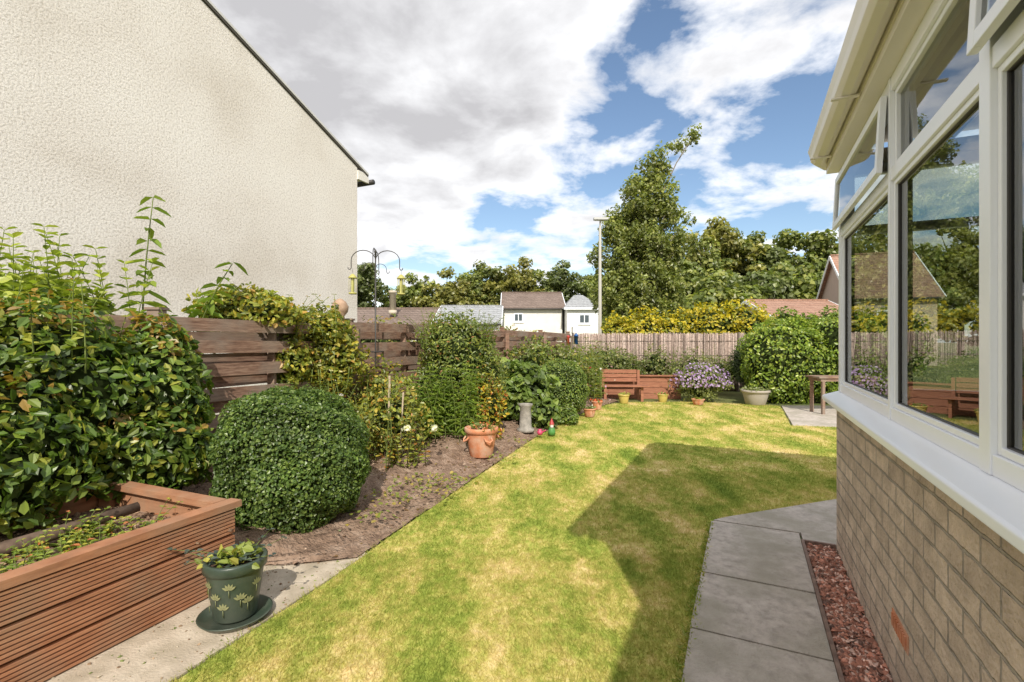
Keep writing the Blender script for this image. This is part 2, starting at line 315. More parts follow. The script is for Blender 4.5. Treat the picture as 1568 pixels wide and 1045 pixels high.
def stones(mb,P,s,mat,flat=.6,cols=None):
    n=len(P); base=np.array([(1,0,0),(-1,0,0),(0,1,0),(0,-1,0),(0,0,1),(0,0,-1)],float)
    A=base[None]*(s[:,None,None]*(.6+.8*rng.random((n,6,1)))); A[:,:,2]*=flat
    an=rng.random(n)*6.28; c,si=np.cos(an)[:,None],np.sin(an)[:,None]
    X=A[:,:,0]*c-A[:,:,1]*si; Y=A[:,:,0]*si+A[:,:,1]*c
    W=np.stack([X,Y,A[:,:,2]],2)+rng.normal(size=(n,6,3))*s[:,None,None]*.2+P[:,None,:]
    f=np.array([(0,2,4),(2,1,4),(1,3,4),(3,0,4),(2,0,5),(1,2,5),(3,1,5),(0,3,5)])
    F=((np.arange(n)*6)[:,None,None]+f[None]).reshape(-1,3)
    mb.add(W.reshape(-1,3),F,mat,np.repeat(cols,6,axis=0) if cols is not None else (.3,.3,.3))
k=rng.integers(0,len(V),6000); sel=V[k]+np.c_[rng.normal(size=(6000,2))*.02,np.zeros(6000)]
cols=palette(len(sel),[(.18,.12,.085,4),(.28,.21,.155,.8),(.12,.08,.055,2)],gain=1.5)
stones(mb,sel+np.array([0,0,.002]),.004+.016*rng.random(len(sel))**4,1,cols=cols)
k=rng.integers(0,len(V),700); P=V[k]+np.array([0,0,.008]); nn=rng.normal(size=P.shape)*.3; nn[:,2]+=1
leaves(mb,P,nn,.02+.03*rng.random(len(P)),w=.3,cols=palette(len(P),[(.20,.12,.05,2),(.28,.2,.08,1),(.10,.13,.03,.6)],gain=1.3),mat=2)
mb.build('soil_bed',[SOIL,BARK,LEAF])
CP=[(-2.9,-.8),(-2.61,-.8),(-1.39,2.01),(-1.08,2.83),(-.95,3.2),(-1.7,3.4),(-1.7,2.7),(-2.0,1.9),(-3.1,-.8)]
mb=MB(); mb.prism(CP,-.02,.010,0)
n=900; P=np.stack([-2.2+1.4*rng.random(n),1.6+1.7*rng.random(n)],1); P=P[inpoly(P,CP)]
stones(mb,np.c_[P,np.full(len(P),.012)],.002+.008*rng.random(len(P))**2,1,cols=palette(len(P),[(.2,.14,.09,2),(.3,.26,.2,1),(.12,.14,.05,1)],gain=1.6))
mb.build('concrete_path',[CONC,BARK])
# ------------------------------------------------------------------ conservatory (local frame: x along wall, y outward)
CL=(.768,.35,0); CR=math.atan2(.9015,.4327); a_=Vector((.4327,.9015,0)); b_=Vector((-.9015,.4327,0))
def loc(x,y,z=0): v=Vector(CL)+a_*x+b_*y; return (v.x,v.y,z)
mb=MB()
for x0,x1 in ((-2.6,-1.9),(-1.88,-1.26),(-1.24,-.62),(-.60,.0),(.015,.60),(.615,1.22),(1.235,1.84),(1.855,2.47)):
    mb.prism([(x0,.205),(x1,.205),(x1,.785+rng.normal()*.004),(x0,.785+rng.normal()*.004)],-.02,.024+rng.normal()*.0015,0)
mb.prism([(2.485,.205),(3.40,.205),(3.40,.76),(3.38,.785),(2.485,.785)],-.02,.024,0)
mb.prism([(3.265,.19),(3.265,-3.6),(6.4,-3.6),(6.4,-2.1),(4.38,-.13),(3.52,.69),(3.415,.77),(3.415,.19)],-.02,.026,0)
n=1900; P=np.stack([-.3+4.4*rng.random(n),.765+.05*rng.random(n)],1); P=P[P[:,0]<3.35]
nn=rng.normal(size=(len(P),3))*.5; nn[:,2]+=.4
leaves(mb,np.c_[P,np.full(len(P),.02)],nn,.02+.02*rng.random(len(P)),w=.12,cols=palette(len(P),[(.12,.16,.03,2),(.22,.21,.07,1)]),mat=1)
mb.build('patio_path',[SLAB,LEAF],loc=CL,rz=CR)
mb=MB(); mb.prism([(4.62,8.05),(9.5,6.9),(9.5,10.3),(5.78,10.5)],-.02,.022,0)
mb.build('patio_path',[SLAB],bevel=.004)
mb=MB(); mb.prism([(-.4,.004),(3.24,.004),(3.24,.185),(-.4,.185)],-.02,.006,0)
mb.box(-.4,3.26,.186,.203,-.02,.034,2); mb.box(3.243,3.262,.004,.185,-.02,.034,2)
n=9000; P=np.stack([-.3+3.53*rng.random(n),.01+.165*rng.random(n),.008+.012*rng.random(n)],1)
stones(mb,P,.006+.010*rng.random(n),1,cols=palette(n,[(.36,.17,.12,3),(.22,.115,.085,2),(.50,.33,.27,1.4),(.13,.08,.065,1)],.6,gain=1.5))
mb.build('gravel_strip',[SOIL,BARK,noisy('edging_brick',[(.3,(.14,.09,.07)),(.7,(.28,.19,.15))],scale=20)],loc=CL,rz=CR)
cons=empty('conservatory',CL,CR)
BR=brickmat('buff_facing_brick',(.68,.545,.43),(.53,.42,.33),(.38,.33,.275))
LX=3.24; D=-3.5
mb=MB(); mb.box(0,LX,-.12,0,0,1.0,0); mb.box(LX-.12,LX,D,-.121,0,1.0,0); mb.box(0,.12,D,-.121,0,2.56,1)  # full-height near end wall is unseen, made solid to block sun coming through
mb.box(.12,LX-.12,D,-.125,.0,.16,2); mb.box(0,LX,D-.2,D-.002,0,3.3,1)
mb.box(.01,.12,-.119,-.002,1.06,2.56,1)
INT=plain('interior_cream_wall',(.62,.62,.50),.8); FLR=noisy('floor_tile',[(.3,(.3,.2,.12)),(.7,(.42,.3,.2))],scale=4,bump=0,rough=.4)
mb.build('walls',[BR,INT,FLR],cons)
mb=MB(); mb.box(1.62,1.84,-.02,.004,.235,.305,0)
for i in range(9): mb.box(1.635+i*.022,1.647+i*.022,.004,.010,.245,.295,0)
mb.build('air_brick',[TERRA,METAL],cons)
mb=MB()
prof=[(-.10,1.0),(.075,1.0),(.075,1.028),(.065,1.034),(-.02,1.062),(-.10,1.062)]
V=[(x,y,z) for x in (-.05,LX+.07) for y,z in prof]; k=len(prof)
mb.add(V,[tuple(range(k)),tuple(range(k,2*k))[::-1]]+[(i,k+i,k+(i+1)%k,(i+1)%k) for i in range(k)],0)
mb.box(LX-.02,LX+.068,D,-.102,1.0,1.045,0)
mb.build('sill',[UPVC],cons,bevel=.004)
fr=MB(); gb=MB()
Y0,Y1=-.085,-.015; ZT=2.53
def frame(x0,x1,z0,z1,t=.05,y0=Y0,y1=Y1,M=None,m=fr,mat=0):
    m.box(x0,x0+t,y0,y1,z0,z1,mat,M); m.box(x1-t,x1,y0,y1,z0,z1,mat,M)
    m.box(x0+t,x1-t,y0,y1,z0,z0+t,mat,M); m.box(x0+t,x1-t,y0,y1,z1-t,z1,mat,M)
posts=[(0,.07),(.985,1.05),(1.945,1.975),(LX-.06,LX)]
for a,b in posts: fr.box(a,b,Y0-.006,Y1+.004,1.0625,ZT,0)
for (a0,a1),(b0,b1) in zip(posts[:-1],posts[1:]):
    fr.box(a1,b0,Y0,Y1,1.0625,1.115,0); fr.box(a1,b0,Y0,Y1,2.085,2.14,0); fr.box(a1,b0,Y0,Y1,ZT-.06,ZT,0)
    frame(a1+.001,b0-.001,1.116,2.084,.020,Y0+.012,Y1-.010)
    frame(a1+.021,b0-.021,1.136,2.064,.005,Y0+.02,Y1-.02,mat=1)
    gb.add([(a1+.02,-.042,1.13),(b0-.02,-.042,1.13),(b0-.02,-.042,2.065),(a1+.02,-.042,2.065)],[(3,2,1,0)],0)
for i,((a0,a1),(b0,b1)) in enumerate(zip(posts[:-1],posts[1:])):
    z0,z1=2.141,ZT-.061
    if i==1: frame(a1+.001,b0-.001,z0,z1,.022,Y0+.012,Y1-.014); M=Matrix.Identity(4); g=(a1+.02,b0-.02,z0+.02,z1-.02)
    else:
        M=Matrix.Translation((0,Y1+.012,z1))@Matrix.Rotation(math.radians(3.0),4,'X')@Matrix.Translation((0,-(Y1+.012),-z1))
        frame(a1-.008,b0+.008,z0-.010,z1-.004,.042,Y1+.007,Y1+.030,M); g=(a1+.03,b0-.03,z0+.03,z1-.04)
    yy=-.045 if i==1 else Y1+.018
    gb.add([tuple(M@Vector(q)) for q in ((g[0],yy,g[2]),(g[1],yy,g[2]),(g[1],yy,g[3]),(g[0],yy,g[3]))],[(3,2,1,0)],0)
def rx(y0,y1,z0,z1): fr.box(LX-.085,LX-.015,y0,y1,z0,z1,0)
for y in (-1.2,-2.3,D+.08): rx(y-.04,y+.04,1.046,ZT)
for z0,z1 in ((1.047,1.1),(2.09,2.14),(ZT-.06,ZT)):
    for y0,y1 in ((-1.159,-.092),(-2.259,-1.241),(-3.379,-2.341)): rx(y0,y1,z0,z1)
gb.add([(LX-.05,D+.1,1.08),(LX-.05,-.09,1.08),(LX-.05,-.09,ZT-.04),(LX-.05,D+.1,ZT-.04)],[(0,1,2,3)],0)
fr.build('window_frames',[UPVC,METAL],cons,bevel=.005)
gb.build('glass',[GLASS],cons)
mb=MB(); zo=.07
mb.box(-.1,LX+.03,-.12,.055,2.461+zo,2.50+zo,0); mb.box(LX-.12,LX+.03,D,-.121,2.461+zo,2.50+zo,0)
mb.box(-.1,LX+.03,.0,.058,2.501+zo,2.62+zo,0)
gp=[(.06,2.585),(.06,2.53),(.075,2.505),(.10,2.495),(.135,2.502),(.155,2.525),(.160,2.56),(.172,2.60),(.160,2.60),(.150,2.565),(.142,2.535),(.12,2.515),(.09,2.515),(.075,2.535),(.072,2.585)]
k=len(gp); ring=[]
XC=LX-.12
for pth in (0,1,1.5,2):
    for y,z in gp:
        z+=zo
        if pth==0: ring.append((-.15,y,z))
        elif pth==1: ring.append((XC+y*.35,y,z))
        elif pth==1.5: ring.append((XC+.08+y*.85,y*.45,z))
        else: ring.append((XC+.12+y*.85,D,z))
mb.add(ring,[tuple(range(k)),tuple(range(3*k,4*k))[::-1]]+[(q*k+i,(q+1)*k+i,(q+1)*k+(i+1)%k,q*k+(i+1)%k) for q in (0,1,2) for i in range(k)],0)
for x in (.45,1.3,2.15,3.0): mb.box(x-.012,x+.012,.059,.176,2.488+zo,2.497+zo,0)
mb.build('gutter_and_fascia',[UPVCC],cons,bevel=.003)
mb=MB(); e0=2.622+zo; rz_=3.35; ym=-1.75
V=[(-.15,.06,e0),(LX+.03,.06,e0),(LX+.03,D,e0),(-.15,D,e0),(-.15,ym,rz_),(LX-1.6,ym,rz_)]
mb.add(V,[(0,1,5,4),(1,2,5),(2,3,4,5),(0,4,3),(3,2,1,0)],0)
for i in range(6):
    x=-.1+i*.55
    t=min(1,(LX+.06-x)/1.66); mb.beam((x,.05,e0+.02),(x,.05+(ym-.05)*t,e0+.02+(rz_-e0)*t),.05,.03,1)
mb.beam((-.15,ym,rz_+.02),(LX-1.6,ym,rz_+.02),.09,.05,1); mb.beam((LX+.02,.05,e0+.02),(LX-1.6,ym,rz_+.02),.07,.04,1)
mb.build('roof',[plain('polycarbonate_roof',(.62,.58,.50),.4),UPVC],cons)
def chair(x,y,r):
    mb=MB(); 
    mb.box(-.33,.33,-.3,.3,.2,.42,0); mb.box(-.30,.30,-.26,.28,.421,.52,1); mb.box(-.33,.33,-.42,-.301,.2,1.0,0); mb.box(-.27,.27,-.30,-.2,.53,.95,1)
    for s in (-1,1): mb.box(s*.40-.065,s*.40+.065,-.42,.3,.2,.64,0)
    for s in (-.36,.36):
        for t in (-.34,.25): mb.tube([(s,t,0),(s,t,.2)],.03,8,0)
    q=Vector(loc(x,y)); return mb.build('wicker_armchair',[noisy('wicker',[(.4,(.2,.11,.05)),(.6,(.42,.27,.14))],scale=60,bump=.8,bscale=60),plain('cushion_fabric',(.5,.42,.28),.9)],loc=(q.x,q.y,.161),rz=CR+r,bevel=.02)
chair(2.3,-1.0,2.4); chair(1.0,-2.6,0)
# ------------------------------------------------------------------ own house behind the camera (bungalow)
h=empty('brick_bungalow',CL,CR)
mb=MB(); mb.box(-9,-.02,-9,-.72,0,2.6,0); mb.build('walls',[BR],h)
mb=MB(); mb.add([(-9.3,-.45,2.55),(-.02,-.45,2.55),(-.02,-9.3,2.55),(-9.3,-9.3,2.55),(-9.3,-4.9,4.4),(-.02,-4.9,4.4)],[(0,1,5,4),(2,3,4,5),(1,2,5),(3,0,4),(3,2,1,0)],0); mb.build('roof',[tilemat('brown_roof_tiles',(.13,.085,.065),(.18,.12,.09))],h)
mb=MB(); mb.box(-4.2,-2.8,-.722,-.69,1.0,2.1,0); mb.box(-4.1,-3.54,-.689,-.68,1.1,2.0,1); mb.box(-3.46,-2.9,-.689,-.68,1.1,2.0,1); mb.build('window',[UPVC,DARKWIN],h)
# ------------------------------------------------------------------ white gable house left
GL=(-3.385,10.7); gr=math.atan2(-.9119,-.4104)
g=empty('white_gable_house',(GL[0],GL[1],0),gr)
W=9.6; EH=5.2; RH=7.25
mb=MB(); pr=[(0,0),(W,0),(W,EH),(W/2,RH),(0,EH)]
V=[(x,y,z) for y in (-9,0) for x,z in pr]; k=5
mb.add(V,[(5,6,7,8,9)[::-1],(0,1,2,3,4)]+[(i,(i+1)%k,k+(i+1)%k,k+i) for i in (0,1,4)],0)
mb.build('walls',[roughcast()],g)
mb=MB()
def slope(x0,z0,x1,z1,y0,y1,t,mat):
    V=[(x0,y0,z0),(x1,y0,z1),(x1,y1,z1),(x0,y1,z0)]; V+= [(x,y,z+t) for x,y,z in V]
    mb.add(V,[(0,3,2,1),(4,5,6,7),(0,1,5,4),(1,2,6,5),(2,3,7,6),(3,0,4,7)],mat)
sl=(RH-EH)/(W/2)
slope(-.32,EH-.32*sl+.012,W/2-.001,RH+.012,-9,.035,.03,1); slope(W/2+.001,RH+.012,W+.32,EH-.32*sl+.012,-9,.035,.03,1)
slope(-.32,EH-.32*sl+.044,W/2-.001,RH+.044,-9,.05,.045,0); slope(W/2+.001,RH+.044,W+.32,EH-.32*sl+.044,-9,.05,.045,0)
mb.build('roof',[plain('grey_verge_tiles',(.60,.59,.57),.8),plain('dark_verge',(.10,.09,.08),.8)],g)
mb=MB(); mb.tube([(-.40,-9,4.98),(-.40,.11,4.98)],.06,10,0); mb.box(-.34,.0,-.02,.03,4.94,5.06,1); mb.box(-.30,-.002,-9,-.021,5.0,5.03,1); mb.box(-.30,-.003,-.02,.026,5.061,5.14,1)
mb.build('gutter',[METAL,RENDERW],g)
# ------------------------------------------------------------------ left slatted fence
def slat_fence(name,p0,p1,h=1.62,drop=0):
    mb=MB(); p0=np.array(p0);p1=np.array(p1); L=np.linalg.norm(p1-p0); u=(p1-p0)/L; nrm=np.array([u[1],-u[0]])
    nb=max(1,round(L/2.3))
    for i in range(nb+1):
        q=p0+u*L*i/nb; h2=h-drop*(i/nb)+.03; mb.beam((q[0],q[1],0),(q[0],q[1],h2),.095,.095,0)
        mb.beam((q[0],q[1],h2+.002),(q[0],q[1],h2+.022),.12,.12,0)
        qq=q+nrm*.12; mb.beam((qq[0],qq[1],0),(qq[0],qq[1],h2-.10),.075,.075,0)
    for i in range(nb):
        a=p0+u*(L*i/nb); b=p0+u*(L*(i+1)/nb); hb=h-drop*(i/nb)-rng.random()*.03
        for j in range(7):
            z=hb-.06-j*.215; off=nrm*.066; jz=rng.normal(size=2)*.014
            mb.beam((*(a+off-u*.03),z+jz[0]),(*(b+off+u*.02),z+jz[1]),.02,.115,0)
            z2=z-.107; mb.beam((*(a-nrm*.066),z2+jz[1]),(*(b-nrm*.066),z2+jz[0]),.02,.11,0)
        m=(a+b)/2; mb.beam((*m,.05),(*m,hb-.02),.05,.07,0)
    return mb.build(name,[FENCEWOOD])
slat_fence('slatted_timber_fence',(fx(0),0),(fx(13.9),13.9))
# ------------------------------------------------------------------ brushwood fence at far end
mb=MB(); n=1500; x0,y0,x1,y1=1.75,14.1,8.6,13.3
t=np.sort(rng.random(n))
for q in t:
    x=x0+(x1-x0)*q; y=y0+(y1-y0)*q+rng.normal()*.012; hh=1.60+rng.normal()*.02; s=rng.normal()*.012
    c=np.array([(.52,.41,.35),(.42,.32,.27),(.60,.49,.42),(.30,.23,.19)][rng.integers(4)])*(.8+.4*rng.random()); mb.tube([(x,y,.02),(x+s,y,hh)],.0045+.003*rng.random(),4,0,c)
for q in (.0,.33,.66,1.0): mb.beam((x0+(x1-x0)*q,y0+(y1-y0)*q-.05,0),(x0+(x1-x0)*q,y0+(y1-y0)*q-.05,1.64),.05,.05,0,col=(.22,.18,.15))
for z in (.5,1.0,1.4): mb.beam((x0,y0-.02,z),(x1,y1-.02,z),.012,.012,0,col=(.18,.15,.12))
mb.add([(x0,y0+.03,0),(x1,y1+.03,0),(x1,y1+.03,1.57),(x0,y0+.03,1.57)],[(0,1,2,3)],0,(.24,.18,.14))
mb.build('brushwood_fence',[BARK])
# ------------------------------------------------------------------ raised planter (front left)
pc=Vector((-1.585,2.79,0)); pd=Vector((-.3714,-.9285,0)).normalized(); pe=Vector((-.92,.39,0)).normalized()
mb=MB(); H=.485
A=pc; B=pc+pd*3.6; C=pc+pe*1.15; Dp=B+pe*1.15
def grooved(p,q,out):
    out=Vector(out)
    for b in range(3):
        z0=.012+b*.147
        mb.beam(p+Vector((0,0,z0+.07))-out*.018,q+Vector((0,0,z0+.07))-out*.018,.024,.140,0)
        for r in range(7): 
            zz=z0+.013+r*.0192; mb.beam(p+Vector((0,0,zz)),q+Vector((0,0,zz)),.0135,.0125,0)
o1=Vector((-pd.y,pd.x,0)); o1=o1 if o1.x>0 else -o1
o2=Vector((-pe.y,pe.x,0)); o2=o2 if o2.y>0 else -o2
grooved(A,B,o1); grooved(A+pe*.02,C,o2); grooved(C,Dp,-o1)
def cap(p,q,dz=0): mb.beam(p+Vector((0,0,H-.018+dz)),q+Vector((0,0,H-.018+dz)),.085,.036,0)
cap(A-o1*.03-pd*.04,B-o1*.03); cap(C-pe*.02-o2*.03,A-o1*.075-o2*.03,.0025)
cap(C+pd*.05,Dp,-.002)
for q in (A-o1*.06+pd*.05,C+pd*.06-pe*.07): mb.beam(q,q+Vector((0,0,H-.04)),.07,.07,0)
zs=.33; V=[A,B,Dp,C]; mb.add([(v.x,v.y,zs) for v in V],[(0,1,2,3)],1)
n=4000; uu=rng.random(n); vv=rng.random(n); P=np.array([tuple(A+pd*3.6*a+pe*1.1*b) for a,b in zip(uu,vv)]); P[:,2]=zs+.004
stones(mb,P,.006+.016*rng.random(n)**2,2,cols=palette(n,[(.14,.09,.06,2),(.22,.15,.10,1)],gain=1.6))
mb.tube([tuple(pc+pe*.62+pd*.15+Vector((0,0,.42))),tuple(pc+pe*.66+pd*.5+Vector((0,0,.395))),tuple(pc+pe*.74+pd*.9+Vector((0,0,.37)))],[.03,.036,.033],8,2,(.14,.10,.075))
mb.build('raised_timber_planter',[DECK,SOIL,BARK])
mb=MB()
for i in range(60):
    q=A+pd*(.2+1.6*rng.random())+pe*(.12+.5*rng.random())
    pal=[(.14,.19,.04,3),(.24,.25,.06,2),(.30,.12,.07,.5),(.09,.14,.03,2)]
    for j in range(3): sprig(mb,(q.x+rng.normal()*.03,q.y+rng.normal()*.03,zs),.05+.10*rng.random(),(rng.normal()*.06,rng.normal()*.06),5,.045,pal,w=.3,rad=.003)
mb.build('low_planter_plants',[LEAF,BARK])
# ------------------------------------------------------------------ garden shrubs
mb=MB(); pal=[(.03,.06,.014,2),(.06,.11,.02,4),(.11,.16,.03,3),(.17,.19,.035,1)]
TOP=(.38,.24,.055,.42,.45)
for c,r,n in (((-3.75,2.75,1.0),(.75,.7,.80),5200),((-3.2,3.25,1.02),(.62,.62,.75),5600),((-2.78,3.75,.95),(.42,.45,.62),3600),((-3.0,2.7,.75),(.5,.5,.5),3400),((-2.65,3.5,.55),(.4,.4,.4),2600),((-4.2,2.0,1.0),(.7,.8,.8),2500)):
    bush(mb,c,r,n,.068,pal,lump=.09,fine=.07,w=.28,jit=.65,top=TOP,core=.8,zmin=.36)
for i in range(36):
    q=(-3.9+1.3*rng.random(),2.4+1.5*rng.random()); sprig(mb,(q[0],q[1],1.2),.33+.26*rng.random(),(rng.normal()*.1,rng.normal()*.1),8,.07,[(.11,.15,.03,3),(.17,.18,.035,2),(.22,.14,.04,1)],w=.28)
mb.build('laurel_hedge',[LEAF,BARK])
mb=MB(); pal=[(.15,.20,.04,3),(.22,.26,.07,2),(.09,.13,.03,1)]
for i in range(46):
    x=-4.9+1.75*rng.random(); y=3.5+.7*rng.random(); sprig(mb,(x,y,.9),1.0+.42*rng.random()+.12*(-x-4),(rng.normal()*.15,rng.normal()*.1),15,.15,pal,w=.25,upw=.7)
bush(mb,(-4.1,3.9,1.4),(.9,.5,.6),3200,.09,pal,jit=.8,core=.7)
mb.build('young_willow_shrub',[LEAF,BARK])
for (x,y,zb,hh,ln) in ((-3.42,4.5,.9,1.82,(.12,.0)),(-3.02,4.55,.9,1.22,(.42,.0)),(-3.1,4.6,.9,.95,(.2,.1))):
    mb=MB(); sprig(mb,(x,y,zb),hh,ln,17,.24,[(.09,.14,.03,2),(.13,.18,.04,2)],w=.2,rad=.010,droop=.45,upw=.1); mb.build('tall_leafy_shoot',[LEAF,BARK])
mb=MB(); pal=[(.035,.068,.022,2),(.06,.105,.032,4),(.10,.15,.045,3)]
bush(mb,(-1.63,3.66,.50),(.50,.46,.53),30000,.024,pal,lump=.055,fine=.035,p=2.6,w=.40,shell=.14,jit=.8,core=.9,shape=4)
n=500; d=unit(rng.normal(size=(n,3))); d[:,2]=np.abs(d[:,2]); P=np.array([-1.63,3.66,.55])+d*np.array([.50,.46,.48])*(1+.04*rng.random((n,1)))
for q in P[:200]: sprig(mb,tuple(q),.03+.045*rng.random(),(rng.normal()*.02,rng.normal()*.02),4,.026,pal,w=.35,rad=.001)
mb.build('clipped_box_bush',[LEAF,BARK])
mb=MB(); pal=[(.08,.11,.02,2),(.15,.175,.035,3),(.23,.21,.04,2),(.26,.17,.05,.4)]
for c,r,n in (((-2.7,5.0,1.70),(.55,.3,.24),3000),((-2.12,5.5,1.20),(.42,.22,.36),3000),((-2.25,5.55,1.55),(.42,.3,.22),2200),((-2.35,5.15,1.2),(.25,.2,.28),1200)):
    bush(mb,c,r,n,.055,pal,lump=.18,fine=.14,jit=.85,core=.6,zmin=.5)
for i in range(34): sprig(mb,(-3.0+1.2*rng.random(),5.0+.6*rng.random(),1.45),.25+.22*rng.random(),(rng.normal()*.15,rng.normal()*.1),7,.06,pal,w=.3)
for i in range(16): sprig(mb,(-2.5+.8*rng.random(),5.15+.4*rng.random(),1.1),-.3-.2*rng.random(),(rng.normal()*.2,rng.normal()*.1),7,.055,pal,w=.3)
mb.build('climbing_hedge',[LEAF,BARK])
mb=MB(); pal=[(.08,.105,.03,2),(.15,.18,.04,3),(.24,.21,.05,1.3),(.25,.13,.04,.4)]
for c,r,n in (((-1.35,5.5,.50),(.45,.4,.42),1900),((-1.6,5.9,.7),(.35,.3,.45),1500),((-1.75,4.9,.4),(.35,.4,.35),1400)):
    bush(mb,c,r,n,.05,pal,lump=.2,fine=.15,jit=.9,core=.45,shell=.6)
for i in range(44): sprig(mb,(-1.9+.9*rng.random(),4.7+1.2*rng.random(),.1),.5+.45*rng.random(),(rng.normal()*.15,rng.normal()*.12),9,.065,pal,w=.28)
mb.build('straggly_shrub',[LEAF,BARK])
mb=MB()
for i in range(9): sprig(mb,(-1.02+rng.normal()*.12,4.95+rng.normal()*.1,.1),.28+.15*rng.random(),(rng.normal()*.12,rng.normal()*.1),7,.07,pal,w=.33,stem=(.12,.10,.05))
for c in ((-1.05,4.9,.53),(-.80,5.05,.50)):
    P=np.array(c)+rng.normal(size=(26,3))*.012; leaves(mb,P,(P-np.array(c))*40+rng.normal(size=P.shape)*.3,np.full(26,.04),w=.45,fold=.5,cols=np.tile([.8,.78,.72],(26,1)))
mb.build('white_rose_bush',[LEAF,BARK])
mb=MB(); pal=[(.06,.09,.03,2),(.10,.14,.04,4),(.16,.19,.05,3),(.24,.13,.07,.4)]
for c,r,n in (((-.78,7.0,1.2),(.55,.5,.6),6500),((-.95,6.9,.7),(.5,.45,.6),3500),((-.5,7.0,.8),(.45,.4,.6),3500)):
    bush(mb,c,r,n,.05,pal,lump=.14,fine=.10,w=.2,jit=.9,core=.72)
for i in range(50): sprig(mb,(-1.25+1.0*rng.random(),6.7+.5*rng.random(),1.3),.35+.22*rng.random(),(rng.normal()*.14,rng.normal()*.1),9,.06,pal,w=.2)
mb.build('tall_evergreen_bush',[LEAF,BARK])
mb=MB(); pal=[(.08,.13,.03,3),(.14,.20,.045,3)]
for i in range(36): sprig(mb,(-1.15+.75*rng.random(),6.05+.5*rng.random(),.1),.72+.33*rng.random(),(rng.normal()*.1,rng.normal()*.1),16,.14,pal,w=.12,droop=.5)
mb.build('lily_clump',[LEAF,BARK])
mb=MB(); pal=[(.30,.25,.035,3),(.18,.19,.03,3),(.32,.12,.03,1),(.08,.11,.03,1)]
bush(mb,(-.38,6.75,.45),(.28,.28,.45),1800,.05,pal,lump=.2,fine=.14,core=.55)
for i in range(20): sprig(mb,(-.38+rng.normal()*.15,6.6+rng.normal()*.1,.3),.5+.25*rng.random(),(rng.normal()*.1,rng.normal()*.1),8,.06,pal,w=.25)
mb.build('golden_shrub',[LEAF,BARK])
mb=MB(); pal=[(.05,.08,.03,2),(.09,.14,.04,3),(.14,.19,.06,1)]
bush(mb,(.10,8.0,.5),(.55,.5,.48),1700,.12,pal,lump=.2,fine=.14,w=.36,core=.62)
bush(mb,(.45,7.8,.3),(.3,.3,.32),600,.09,pal,lump=.15,fine=.1,w=.36,core=.6)
mb.build('broadleaf_hydrangea',[LEAF,BARK])
mb=MB(); pal=[(.055,.09,.025,2),(.09,.14,.035,4),(.15,.19,.05,2)]
bush(mb,(.90,9.0,.52),(.48,.45,.53),10000,.034,pal,lump=.05,fine=.04,p=2.4,shell=.15,core=.9,shape=4); mb.build('clipped_box_bush',[LEAF,BARK])
mb=MB(); bush(mb,(.9,8.15,.16),(.22,.2,.18),900,.05,pal,core=.6); mb.build('low_shrub',[LEAF,BARK])
mb=MB(); pal=[(.06,.09,.025,2),(.11,.15,.035,3),(.20,.19,.05,1),(.16,.17,.10,1)]
for c,r,n in (((.2,9.6,.7),(.5,.5,.65),1700),((1.15,10.6,.65),(.5,.5,.6),1700),((1.6,11.4,.5),(.5,.5,.6),1700),((1.7,12.6,.6),(.6,.6,.6),1500),((.6,10.6,.8),(.4,.4,.7),1200)):
    bush(mb,c,r,n,.07,pal,lump=.2,fine=.12,jit=.9,core=.6)
for i in range(70): sprig(mb,(.9+1.2*rng.random(),10.0+2.2*rng.random(),.1),.7+.7*rng.random(),(rng.normal()*.12,rng.normal()*.1),10,.12,pal,w=.12)
P=np.array([1.2,10.2,.5])+rng.normal(size=(90,3))*np.array([.5,.5,.25]); leaves(mb,P,rng.normal(size=P.shape),np.full(90,.05),w=.45,cols=palette(90,[(.45,.05,.08,1),(.6,.35,.5,1),(.7,.68,.6,1)],gain=1))
mb.build('mixed_border_plants',[LEAF,BARK])
mb=MB()
for c in ((-.78,4.35),(-.6,4.15),(-.95,4.5),(-.9,3.9),(-1.0,3.62),(.1,6.3),(-.1,5.4),(-1.1,4.1),(-.7,4.6),(-.5,4.5)):
    n=30; P=np.stack([c[0]+rng.normal(size=n)*.09,c[1]+rng.normal(size=n)*.08,.10+.05*rng.random(n)],1)
    nn=rng.normal(size=P.shape)*.4; nn[:,2]+=1; leaves(mb,P,nn,.025+.02*rng.random(n),w=.4,cols=palette(n,[(.12,.15,.04,3),(.22,.19,.06,1)]))
mb.build('small_weeds',[LEAF,BARK])
# ------------------------------------------------------------------ far end of garden
mb=MB()
def rail(p,q,w,h): mb.beam(p,q,w,h,0)
for j in range(4):
    z=.07+j*.138; rail((2.05,11.95,z),(4.05,11.75,z),.03,.130); rail((4.05,11.76,z),(4.35,13.6,z),.03,.130)
rail((2.0,11.93,.565),(4.1,11.72,.565),.10,.03)
mb.add([(2.05,11.97,.5),(4.05,11.77,.5),(4.3,13.6,.5),(1.9,13.8,.5)],[(0,1,2,3)],1)
mb.build('raised_timber_bed',[REDDECK,SOIL])
mb=MB()
for y in (11.30,11.42,11.54): mb.beam((2.05,y,.36),(3.15,y-.10,.36),.10,.028,0)
for z in (.48,.58,.68): mb.beam((2.05,11.68,z),(2.95,11.60,z),.025,.085,0)
for x in (2.15,3.0):
    mb.beam((x,11.30,0),(x,11.30,.34),.06,.06,0); mb.beam((x,11.64,0),(x,11.64,.71),.06,.06,0); mb.beam((x,11.331,.31),(x,11.609,.31),.05,.05,0)
mb.build('garden_bench',[REDDECK])
mb=MB(); pal=[(.07,.10,.03,2),(.12,.15,.05,2),(.18,.18,.10,1),(.10,.12,.08,1)]
